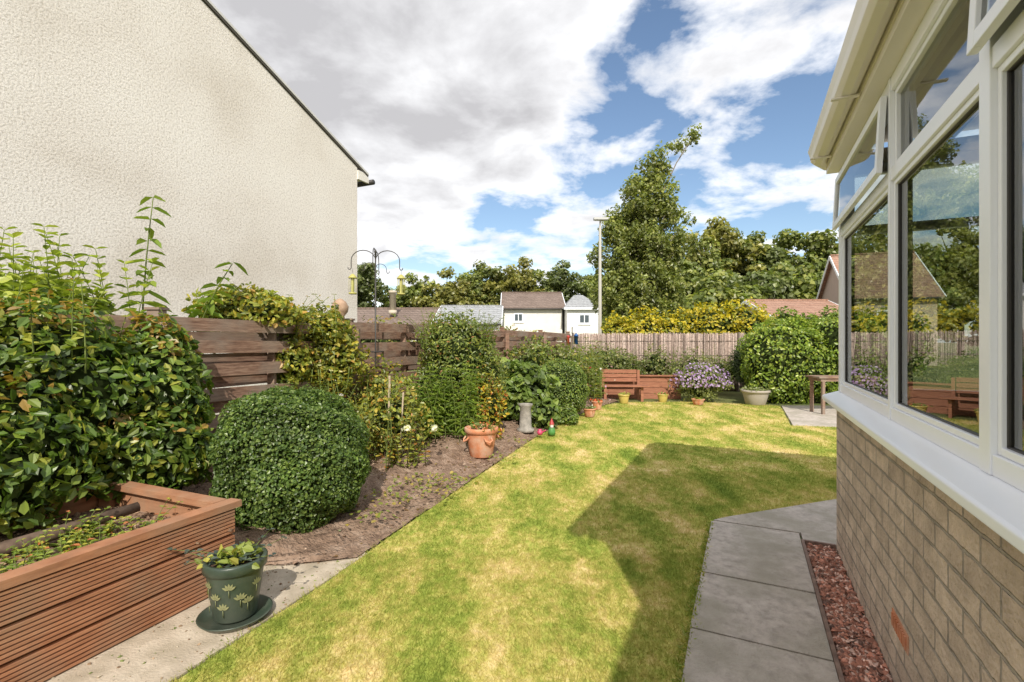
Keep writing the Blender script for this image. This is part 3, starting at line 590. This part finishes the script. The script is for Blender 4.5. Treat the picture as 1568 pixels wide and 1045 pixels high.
for c,r,n in (((2.3,12.6,.75),(.6,.5,.4),1400),((3.0,12.9,.7),(.6,.5,.35),1400),((3.7,12.6,.75),(.5,.5,.4),1300),((4.8,13.0,.6),(.7,.4,.45),1300),((2.6,13.5,.85),(.7,.3,.4),1200),((5.6,12.7,.6),(.6,.4,.4),1000)):
    bush(mb,c,r,n,.06,pal,lump=.25,fine=.18,core=.5,zmin=.4)
for i in range(50): sprig(mb,(2.1+3.2*rng.random(),12.3+.8*rng.random(),.55),.3+.45*rng.random(),(rng.normal()*.12,rng.normal()*.1),8,.08,pal,w=.14)
mb.build('border_plants',[LEAF,BARK])
mb=MB(); pal=[(.10,.13,.05,2),(.16,.19,.08,2)]
bush(mb,(4.35,11.3,.46),(.58,.42,.42),3500,.045,pal,lump=.2,fine=.14,core=.65)
for i in range(50): sprig(mb,(4.35+rng.normal()*.30,11.2+rng.normal()*.15,.3),.40+.25*rng.random(),(rng.normal()*.25,rng.normal()*.12),7,.05,pal,w=.15)
nf=460; d=unit(rng.normal(size=(nf,3))); d[:,2]=np.abs(d[:,2])*1.1-.25; d[:,1]=-np.abs(d[:,1]); P=np.array([4.35,11.3,.48])+d*np.array([.70,.55,.48])*(.75+.35*rng.random((nf,1)))
leaves(mb,P,d+rng.normal(size=d.shape)*.4,.03+.03*rng.random(nf),w=.5,cols=palette(nf,[(.42,.28,.56,3),(.56,.43,.68,2),(.32,.18,.44,1)],gain=1))
mb.build('purple_aster',[LEAF,BARK])
mb=MB(); pal=[(.035,.06,.03,3),(.06,.09,.04,2)]
bush(mb,(5.75,12.0,.85),(.38,.35,.6),3200,.06,pal,lump=.12,fine=.08,w=.15,core=.75); mb.build('dark_conifer_shrub',[LEAF,BARK])
mb=MB(); pal=[(.06,.10,.02,2),(.11,.17,.03,4),(.18,.23,.045,3)]
bush(mb,(6.25,11.2,.85),(.95,.8,1.05),9000,.07,pal,lump=.10,fine=.07,p=2.5,core=.83,jit=.8)
bush(mb,(7.7,11.3,.95),(1.0,.9,1.1),6000,.07,pal,lump=.08,fine=.05,p=2.5,core=.85,jit=.75)
mb.build('evergreen_hedge',[LEAF,BARK])
mb=MB(); mb.box(5.75,6.9,9.15,9.6,.70,.73,0)
for x in (5.85,6.8):
    for y in (9.2,9.55): mb.box(x-.025,x+.025,y-.025,y+.025,.02,.64,0)
mb.box(5.8,6.85,9.18,9.57,.64,.699,0)
mb.build('garden_table',[FENCEWOOD])
# ------------------------------------------------------------------ pots
def pot(name,x,y,r,h,mat,z=.02,plant=None,rim=True,n=120,saucer=False,handles=False):
    mb=MB(); pr=[(0,0),(r*.68,0),(r*.72,h*.03),(r*.9,h*.6),(r*.96,h*.80)]
    if rim: pr+=[(r*.97,h*.82),(r*1.07,h*.84),(r*1.08,h*.98),(r*1.04,h),(r*.93,h),(r*.9,h*.88),(0,h*.86)]
    mb.lathe(pr,(0,0,0.0),36,0)
    mb.lathe([(0,h*.89),(r*.89,h*.89)],(0,0,0),20,1,(.12,.08,.06))
    if handles:
        for k in range(4):
            a=k*math.pi/2+.5; c=Vector((math.cos(a)*r*.97,math.sin(a)*r*.97,h*.62)); t=Vector((-math.sin(a),math.cos(a),0)); o=Vector((math.cos(a),math.sin(a),0))
            mb.tube([c+t*.045+Vector((0,0,.03)),c+t*.04+o*.03,c+o*.045-Vector((0,0,.015)),c-t*.04+o*.03,c-t*.045+Vector((0,0,.03))],.011,8,0)
    if saucer: mb.lathe([(0,-.016),(r*1.05,-.016),(r*1.22,.008),(r*1.25,.014),(r*1.19,.014),(r*1.0,-.006),(0,-.006)],(0,0,0),36,0)
    if plant:
        P=rng.normal(size=(n,3))*np.array([r*.42,r*.42,h*.10]); P[:,2]=np.abs(P[:,2])+h*.95; nn=rng.normal(size=P.shape)*.6; nn[:,2]+=.8
        leaves(mb,P,nn,.03+.03*rng.random(n),w=.35,cols=palette(n,plant),mat=2)
    return mb,(x,y,z)
green=[(.13,.17,.04,2),(.22,.22,.06,1)]
def mkpot(name,mat,*a,**k):
    mb,l=pot(name,*a[:4],mat,**k); return mb.build(name,[mat,BARK,LEAF],loc=l)
GLAZE=noisy('green_glazed_ceramic',[(.3,(.028,.045,.032)),(.7,(.06,.085,.06))],scale=9,rough=.35,bump=.05,spec=.5,dirt=(5,(.09,.105,.08)))
mb,l=pot('x',-1.39,2.46,.135,.29,GLAZE,z=.028,plant=green,saucer=True,n=70)
for k in range(11):
    P=-math.pi/2-.3+(k-5)*.33+rng.normal()*.06; zz=(.07,.16,.11)[k%3]+.03*rng.random()
    o=np.array([math.cos(P),math.sin(P),0]); t=np.array([-math.sin(P),math.cos(P),0])
    rr=.135*(.72+.22*zz/.20)+.005; cc=o*rr+np.array([0,0,zz])
    for j in range(5):
        a=j*.5+.57; T=t*math.cos(a)+np.array([0,0,1])*math.sin(a); leaves(mb,(cc+T*.013)[None],o[None],np.array([.032]),w=.18,fold=0,cols=np.array([[.36,.36,.19]]),T=T[None],mat=2)
    mb.tube([tuple(cc),tuple(cc-np.array([0,0,.035])-o*.003)],.002,4,2,(.28,.3,.15))
for k in range(7): sprig(mb,(rng.normal()*.05,rng.normal()*.05,.25),.06+.05*rng.random(),(rng.normal()*.12,rng.normal()*.12),5,.05,green,w=.35,rad=.003)
mb.build('green_flower_pot',[GLAZE,BARK,LEAF],loc=l)
mkpot('terracotta_pot',TERRA,-.36,5.75,.185,.34,z=.05,plant=[(.10,.14,.05,1),(.3,.12,.06,.4)],n=70,handles=True)
mkpot('small_terracotta_pot',TERRA,1.42,8.95,.115,.15,z=.02,plant=[(.10,.14,.05,1)],n=60)
mkpot('small_terracotta_pot',TERRA,1.72,9.9,.11,.17,z=.02,plant=[(.4,.08,.05,1),(.1,.14,.05,1)],n=60)
YG=plain('yellow_glaze',(.55,.42,.12),.4)
mkpot('yellow_flower_pot',YG,2.50,10.95,.125,.20,z=.01,plant=green,n=60)
mkpot('yellow_flower_pot',YG,3.45,11.2,.12,.18,z=.01,plant=[(.12,.18,.05,1),(.35,.1,.1,.4)],n=60)
mkpot('terracotta_pot',TERRA,4.05,10.65,.13,.13,z=.01,plant=green,n=50)
mkpot('stone_planter_tub',plain('weathered_stone',(.40,.35,.30),.9,.5),5.35,10.75,.28,.32,z=.01,plant=[(.13,.16,.08,1)],n=500)
mb=MB(); mb.lathe([(0,0),(.13,0),(.13,.04),(.09,.06),(.08,.34),(.10,.38),(.11,.41),(.085,.41),(.07,.36),(0,.34)],(0,0,0),28,0)
mb.build('chimney_pot_planter',[noisy('grey_stoneware',[(.35,(.20,.185,.16)),(.65,(.36,.33,.29))],scale=12,rough=.8)],loc=(.20,7.25,.06))
mb=MB(); mb.lathe([(0,0),(.05,0),(.055,.05),(.04,.10),(.03,.12)],(0,0,0),16,0); mb.lathe([(.03,.12),(.035,.14),(.03,.165),(.02,.17)],(0,0,0),16,1); mb.lathe([(.037,.155),(.025,.19),(.0,.25)],(0,0,0),16,2); mb.lathe([(.0,.10),(.025,.11),(.02,.14),(.0,.145)],(0,-.025,0),12,3)
mb.build('garden_gnome',[plain('gnome_green',(.08,.25,.06)),plain('gnome_skin',(.5,.3,.2)),plain('gnome_red',(.4,.04,.04)),plain('gnome_beard',(.6,.6,.55))],loc=(.58,7.15,.03))
mb=MB(); mb.lathe([(0,0),(.03,.01),(.045,.04),(.04,.06),(.025,.07),(.03,.085),(.0,.095)],(0,0,0),16,0); mb.tube([(.04,0,.05),(.075,0,.07),(.085,0,.08)],[.012,.009,.006],6,0); mb.build('pink_watering_toy',[plain('pink_plastic',(.55,.06,.14),.4)],loc=(.40,7.0,.05))
mb=MB(); mb.tube([(-1.35,5.35,.05),(-1.34,5.35,1.02)],.013,8,0,(.42,.34,.24)); mb.tube([(-1.2,5.2,.05),(-1.16,5.22,.85)],.009,8,0,(.42,.34,.24)); mb.build('garden_canes',[BARK])
# ------------------------------------------------------------------ bird feeder stand
def arch(mb,c,ang,R,dropz,rad=.006):
    pts=[]; o=Vector((math.cos(ang),math.sin(ang),0)); c=Vector(c)
    for i in range(11):
        t=math.pi*(1-i/10); pts.append(c+o*(R+R*math.cos(t))+Vector((0,0,R*.85*math.sin(t))))
    pts.append(pts[-1]+Vector((0,0,-dropz))); e=pts[-1]
    pts+= [e+o*.015+Vector((0,0,-.02)),e+o*.035+Vector((0,0,-.012)),e+o*.04+Vector((0,0,.01))]
    mb.tube(pts,rad,6,0); return e
mb=MB(); bx,by=-1.73,6.2
mb.tube([(bx,by,.05),(bx,by,2.48)],.010,8,0); mb.lathe([(0,0),(.018,.01),(.012,.03),(.02,.05),(0,.09)],(bx,by,2.48),10,0)
ends=[arch(mb,(bx,by,2.42),a,.15,.10) for a in (.12,math.pi+.1,1.7,-1.4)]
ends2=[arch(mb,(bx,by,2.32),a,.075,.03,.004) for a in (.7,math.pi+.8)]
z,R=1.25,.10
for k in range(5): a=k*1.257; mb.tube([(bx,by,z),(bx+R*math.cos(a),by+R*math.sin(a),z+.02)],.004,5,0)
mb.tube([(bx+R*math.cos(a*6.2832/20),by+R*math.sin(a*6.2832/20),z+.02) for a in range(21)],.005,5,0)
for e in ends[:2]:
    c=(e.x+.02,e.y,e.z-.33)
    mb.tube([(c[0],c[1],c[2]+.33),(c[0],c[1],c[2]+.26)],.002,4,0)
    mb.lathe([(0,.26),(.02,.25),(.055,.21),(.055,.20),(0,.2)],c,14,2); mb.lathe([(0,0),(.05,0),(.05,.02),(0,.02)],c,14,2)
    mb.lathe([(.020,.021),(.020,.199)],c,12,1)
    for k in range(10): a=k*.628; mb.tube([(c[0]+.048*math.cos(a),c[1]+.048*math.sin(a),c[2]+.02),(c[0]+.048*math.cos(a),c[1]+.048*math.sin(a),c[2]+.2)],.0022,4,2)
mb.build('bird_feeder_stand',[METAL,plain('seed_feeder_yellow',(.50,.48,.16),.4),plain('feeder_cage_yellow',(.45,.42,.12),.5)])
mb=MB(); mb.tube([(1.5,12.2,.1),(1.5,12.2,1.75)],.012,8,0); mb.beam((1.38,12.2,1.6),(1.62,12.2,1.6),.01,.01,0); mb.lathe([(0,0),(.05,.0),(.05,.2),(.07,.2),(.02,.27),(0,.27)],(1.6,12.2,1.32),12,1); mb.lathe([(0,0),(.04,.0),(.04,.2),(.05,.22),(0,.25)],(1.4,12.2,1.3),12,2)
mb.build('bird_feeder_stand',[METAL,plain('blue_plastic',(.03,.12,.35),.4),plain('red_plastic',(.4,.04,.03),.4)])
mb=MB(); mb.lathe([(0,0),(.06,0),(.05,.05),(.09,.10),(.10,.16),(.07,.22),(.03,.25),(0,.26)],(0,0,0),16,0); mb.lathe([(0,0),(.02,.0),(.02,.05),(0,.05)],(0,-.09,.13),8,1); mb.build('terracotta_fence_ornament',[noisy('pale_terracotta',[(.3,(.30,.19,.12)),(.7,(.48,.33,.23))],scale=15),METAL],loc=(-2.04,5.80,1.645))
# ------------------------------------------------------------------ beyond the fence
def house(name,x0,x1,y,dep,eave,ridge,wall,roof,wins=(),rz=0,hip=0):
    e=empty(name,(x0,y,0),rz); w=x1-x0; mb=MB(); ym=dep/2
    if hip:
        mb.box(0,w,0,dep,0,eave,0); o=.25; R=MB()
        R.add([(-o,-o,eave+.004),(w+o,-o,eave+.004),(w+o,dep+o,eave+.004),(-o,dep+o,eave+.004),(hip,ym,ridge),(w-hip,ym,ridge)],[(0,1,5,4),(1,2,5),(2,3,4,5),(3,0,4),(3,2,1,0)],0)
        R.box(-o,w+o,-o-.05,-o-.002,eave-.12,eave+.02,1)
    else:
        mb.add([(0,0,0),(w,0,0),(w,dep,0),(0,dep,0),(0,0,eave),(w,0,eave),(w,dep,eave),(0,dep,eave),(0,ym,ridge),(w,ym,ridge)],[(0,1,5,4),(1,2,6,9,5),(2,3,7,6),(3,0,4,8,7)],0)
        o=.25; s=(ridge-eave)/ym
        R=MB()
        for sg in (0,1):
            ya=-o if sg==0 else dep+o; za=eave-o*s
            V=[(-o,ya,za+.02),(w+o,ya,za+.02),(w+o,ym,ridge+.02),(-o,ym,ridge+.02)]; V+=[(a,b,c+.12) for a,b,c in V]
            R.add(V,[(0,1,2,3),(4,5,6,7),(0,1,5,4),(1,2,6,5),(2,3,7,6),(3,0,4,7)],0)
        R.beam((-o,ym,ridge+.16),(w+o,ym,ridge+.16),.22,.10,0)
        for xx in (-o-.03,w+o+.03):
            R.beam((xx,-o,eave-o*s+.05),(xx,ym,ridge+.05),.05,.2,1); R.beam((xx,dep+o,eave-o*s+.05),(xx,ym,ridge+.05),.05,.2,1)
        R.tube([(-o,-o-.06,eave-o*s+.03),(w+o,-o-.06,eave-o*s+.03)],.06,8,2)
    mb.build('walls',[wall],e); R.build('roof',[roof,UPVC,METAL],e)
    Wm=MB()
    for a,b,z0,z1 in wins:
        Wm.box(a,b,-.03,.03,z0,z1,0); m=(a+b)/2
        Wm.box(a+.07,m-.03,-.045,-.031,z0+.07,z1-.07,1); Wm.box(m+.03,b-.07,-.045,-.031,z0+.07,z1-.07,1); Wm.box(a-.06,b+.06,-.09,-.032,z0-.08,z0-.001,0)
    if wins: Wm.build('windows',[UPVC,DARKWIN],e)
    return e
BT=tilemat('brown_concrete_tiles',(.19,.14,.115),(.25,.19,.16)); GT=tilemat('grey_slate_tiles',(.34,.36,.38),(.42,.44,.46)); RT=tilemat('red_clay_tiles',(.36,.20,.14),(.44,.27,.20))
WHITE=noisy('white_painted_render',[(.3,(.74,.73,.70)),(.7,(.8,.79,.76))],scale=2,bump=.2)
house('cream_house',-.6,3.9,38,6,3.95,5.3,RENDERW,BT,[(.75,1.45,2.9,3.55)])
house('white_house',4.1,6.6,36.5,6,3.85,5.1,WHITE,GT,[(.9,1.7,2.7,3.4)],hip=.9)
house('brown_roof_bungalow',-12.5,-5.0,30,6,2.35,3.45,RENDERW,BT,[(1,2.2,1,2),(4,5.2,1,2)])
house('grey_roof_bungalow',-4.6,-.9,30,7,2.45,3.65,WHITE,GT,[(1,2.2,1.1,2.1)])
mb=MB(); mb.lathe([(0,0),(.2,0),(.2,1.15),(.26,1.16),(.26,1.3),(.14,1.3),(.14,1.2),(0,1.2)],(0,0,0),16,0); mb.lathe([(.0,0),(.26,0),(.26,.25),(0,.25)],(0,0,-.2),16,0)
mb.build('chimney_flue',[plain('cream_flue',(.55,.48,.38),.8)],loc=(-7.6,31.2,3.3))
house('red_roof_house',20.2,24.3,29,7,4.0,6.9,plain('pink_render',(.52,.40,.33),.9,.2),RT,[(1.2,2.2,2.3,3.2)],rz=-.32)
house('low_red_roof_house',14.8,19.4,27.5,6,2.7,3.8,plain('buff_render',(.55,.47,.37),.9,.2),RT,[(1,2,1,2)])
mb=MB(); mb.tube([(0,0,0),(0,0,1.2),(0,0,5.4)],[.07,.065,.045],12,0); mb.tube([(0,0,5.35),(.0,-.02,5.55),(.08,-.1,5.60)],.03,8,0); mb.box(-.24,.26,-.17,-.0,5.58,5.66,1); mb.box(-.20,.22,-.14,-.03,5.56,5.58,2)
mb.build('street_lamp',[GALV,plain('lamp_housing',(.5,.5,.48),.5),plain('lamp_lens',(.6,.6,.55),.2)],loc=(3.06,17,0),bevel=.015)
mb=MB(); pal=[(.075,.10,.035,2),(.12,.15,.05,4),(.18,.20,.075,2)]
X0,Y0t=4.75,18.5
bl=[((4.6,Y0t,2.9),(1.6,1.3,1.5)),((4.75,Y0t,4.3),(1.75,1.3,1.4)),((5.0,Y0t,5.4),(1.6,1.1,1.3)),((5.05,Y0t,6.4),(1.3,.9,1.1)),((5.2,Y0t,7.4),(.9,.6,.9)),((5.5,Y0t,8.2),(.7,.4,.6)),((6.1,Y0t,8.75),(.6,.3,.35)),((6.8,Y0t,9.15),(.45,.2,.2)),((6.6,Y0t,6.0),(.6,.3,.35)),((7.0,Y0t,5.0),(.6,.4,.35)),((5.9,Y0t,3.0),(.9,.8,1.2)),((3.7,Y0t,5.6),(.5,.4,.5))]
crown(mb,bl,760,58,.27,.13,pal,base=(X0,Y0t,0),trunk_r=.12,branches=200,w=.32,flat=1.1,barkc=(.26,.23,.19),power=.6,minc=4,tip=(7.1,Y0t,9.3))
mb.build('birch_tree',[LEAF,BARK])
mb=MB(); pal=[(.31,.265,.02,4),(.24,.235,.03,3),(.13,.16,.03,2)]
for x,y,z,r in ((4.2,15.9,1.9,.7),(5.2,16.1,2.0,.9),(6.4,16.0,2.15,.95),(7.5,16.1,2.15,.9),(3.6,16.2,1.75,.6),(8.2,16.4,1.9,.7)):
    bush(mb,(x,y,z-.6),(r,.7,1.05),2600,.11,pal,lump=.2,fine=.14,core=.7)
mb.build('golden_privet_hedge',[LEAF,BARK])
mb=MB(); pal=[(.06,.10,.02,2),(.10,.15,.03,3),(.15,.19,.04,1)]
for x,y,r,z in ((9.2,16,1.0,2.0),(10.4,16.2,1.1,2.2),(11.6,16,1.0,2.1),(12.8,16.3,1.1,2.2),(9.8,17.5,1,2.3)):
    bush(mb,(x,y,z-.9),(r,.8,1.1),2600,.11,pal,lump=.12,fine=.08,core=.8)
mb.build('green_garden_hedge',[LEAF,BARK])
mb=MB(); pal=[(.09,.12,.04,2),(.16,.17,.05,2),(.2,.13,.06,1)]
for x,y,z in ((-3.2,11.5,1.7),(-1.6,13.5,1.7),(-.4,17.0,1.6),(-2.4,15.5,1.8),(.8,19,1.7)):
    bush(mb,(x,y,z-.7),(.9,.7,.85),1500,.10,pal,lump=.2,fine=.1,core=.7)
mb.build('neighbour_shrubs',[LEAF,BARK])
mb=MB()
pA=[(.08,.11,.04,3),(.12,.15,.05,3),(.16,.18,.06,1.5)]; pB=[(.125,.135,.045,2),(.17,.17,.055,3),(.10,.115,.045,2)]; pC=[(.065,.09,.04,3),(.095,.12,.05,2)]; pD=[(.13,.08,.06,2),(.10,.08,.055,2)]
far=[(-21,66,13,3.6,pC),(-17,72,9.5,3.5,pA),(-13.4,70,11,3.8,pA),(-9,68,11.3,3.6,pB),(-6.5,74,11.2,3.2,pD),(-4.1,70,12.8,3.6,pA),(.2,70,14.0,4.2,pB),(4.4,72,12.6,3.6,pA),(8,70,12.9,3.6,pC),(11.4,70,11,3.5,pA),(14.5,60,11,3.8,pA),
 (14.8,48,9.8,3.0,pA),(17.6,47,11.3,3.2,pA),(20.4,48,13.4,3.4,pB),(23.2,49,13.0,3.0,pA),(25.6,48,10.9,2.6,pC),(28.6,49,12.9,3.2,pA),(31.7,48,12.4,3.0,pA),(35,49,13,3.4,pB),(39,48,12.5,3.5,pA),(44,48,13,3.8,pB),(49,48,12.5,4,pA),(20,40,7.5,2.8,pC),(16.5,38,6.5,2.4,pA),(24,42,8,3,pA),(28,42,7.5,2.8,pC),(-25,70,11,4,pA),(-30,70,12,4,pB)]
for x,y,zt,r,pl in far:
    bl=[((x,y,zt-r*.95),(r,r*.8,r*.85)),((x-r*.5,y,zt*.45),(r*.75,r*.7,zt*.38)),((x+r*.5,y,zt*.45),(r*.75,r*.7,zt*.38))]
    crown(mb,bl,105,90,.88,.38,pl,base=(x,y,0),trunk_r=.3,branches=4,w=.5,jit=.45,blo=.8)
mb.build('distant_trees',[LEAF,BARK])
# ------------------------------------------------------------------ world
w=bpy.data.worlds.new('World'); scene.world=w; w.use_nodes=True; nt=w.node_tree; L=nt.links.new
bgn=nt.nodes['Background']; outn=nt.nodes['World Output']
sdir=Vector((.14,-3.23,2.58)).normalized()
elev=math.asin(sdir.z); az=math.atan2(sdir.x,sdir.y)
sky=N(nt,'ShaderNodeTexSky',sky_type='NISHITA'); sky.sun_disc=False; sky.sun_elevation=elev; sky.sun_rotation=az; sky.air_density=1.1; sky.dust_density=.6; sky.ozone_density=2.0
L(sky.outputs[0],bgn.inputs[0]); bgn.inputs[1].default_value=.15
tc=N(nt,'ShaderNodeTexCoord'); sp=N(nt,'ShaderNodeSeparateXYZ'); L(tc.outputs['Generated'],sp.inputs[0])
zc=N(nt,'ShaderNodeMath',operation='MAXIMUM'); L(sp.outputs[2],zc.inputs[0]); zc.inputs[1].default_value=0
za=N(nt,'ShaderNodeMath',operation='ADD'); L(zc.outputs[0],za.inputs[0]); za.inputs[1].default_value=.20
dx=N(nt,'ShaderNodeMath',operation='DIVIDE'); L(sp.outputs[0],dx.inputs[0]); L(za.outputs[0],dx.inputs[1])
dy=N(nt,'ShaderNodeMath',operation='DIVIDE'); L(sp.outputs[1],dy.inputs[0]); L(za.outputs[0],dy.inputs[1])
cv=N(nt,'ShaderNodeCombineXYZ'); L(dx.outputs[0],cv.inputs[0]); L(dy.outputs[0],cv.inputs[1])
n1=N(nt,'ShaderNodeTexNoise',Scale=2.6,Detail=9,Distortion=.2); n1.inputs['Roughness'].default_value=.57; L(cv.outputs[0],n1.inputs['Vector'])
def bias(d,lo,hi,amt):
    d=Vector(d).normalized(); dt=N(nt,'ShaderNodeVectorMath',operation='DOT_PRODUCT'); L(tc.outputs['Generated'],dt.inputs[0]); dt.inputs[1].default_value=d
    mr=N(nt,'ShaderNodeMapRange',interpolation_type='SMOOTHSTEP'); L(dt.outputs['Value'],mr.inputs[0]); mr.inputs[1].default_value=lo; mr.inputs[2].default_value=hi; mr.inputs[3].default_value=0; mr.inputs[4].default_value=amt
    return mr.outputs[0]
cur=n1.outputs[0]
for bb in (bias((-.28,1,.62),.90,.985,.22),bias((.40,1,.36),.95,1.0,-.075),bias((-.06,1,.20),.985,1.0,-.07),bias((-.3,-1,.8),.2,.9,.14),bias((-1,-.1,.6),.5,.95,.12)):
    a=N(nt,'ShaderNodeMath',operation='ADD'); L(cur,a.inputs[0]); L(bb,a.inputs[1]); cur=a.outputs[0]
mask=ramp(nt,cur,[(.42,(0,0,0)),(.48,(.5,.5,.5)),(.55,(1,1,1))])
n2=N(nt,'ShaderNodeTexNoise',Scale=2.1,Detail=7); n2.inputs['Roughness'].default_value=.5
mpv=N(nt,'ShaderNodeVectorMath',operation='ADD'); L(cv.outputs[0],mpv.inputs[0]); mpv.inputs[1].default_value=(3.1,.25,0); L(mpv.outputs[0],n2.inputs['Vector'])
sh=N(nt,'ShaderNodeMath',operation='MULTIPLY_ADD'); L(n2.outputs[0],sh.inputs[0]); sh.inputs[1].default_value=-.55; L(cur,sh.inputs[2])
csh=ramp(nt,sh.outputs[0],[(.22,(.95,.955,.97)),(.38,(.72,.72,.735)),(.56,(.48,.475,.49))])
bg2=N(nt,'ShaderNodeBackground',Strength=1.3); L(csh.outputs[0],bg2.inputs[0])
mx=N(nt,'ShaderNodeMixShader'); L(mask.outputs[0],mx.inputs[0]); L(bgn.outputs[0],mx.inputs[1]); L(bg2.outputs[0],mx.inputs[2]); L(mx.outputs[0],outn.inputs[0])
ld=bpy.data.lights.new('sun','SUN'); ld.energy=5.0; ld.angle=math.radians(.53); ld.color=(1,.94,.84)
so=bpy.data.objects.new('sun',ld); scene.collection.objects.link(so); so.rotation_euler=sdir.to_track_quat('Z','Y').to_euler()
cd=bpy.data.cameras.new('camera'); cd.lens=17.2; cd.sensor_width=36; cd.clip_start=.05; cd.clip_end=1500
co=bpy.data.objects.new('camera',cd); scene.collection.objects.link(co); co.location=(0,0,1.4); co.rotation_euler=(math.radians(90),0,0); scene.camera=co
scene.view_settings.view_transform='Standard'; scene.view_settings.look='None'; scene.view_settings.exposure=0
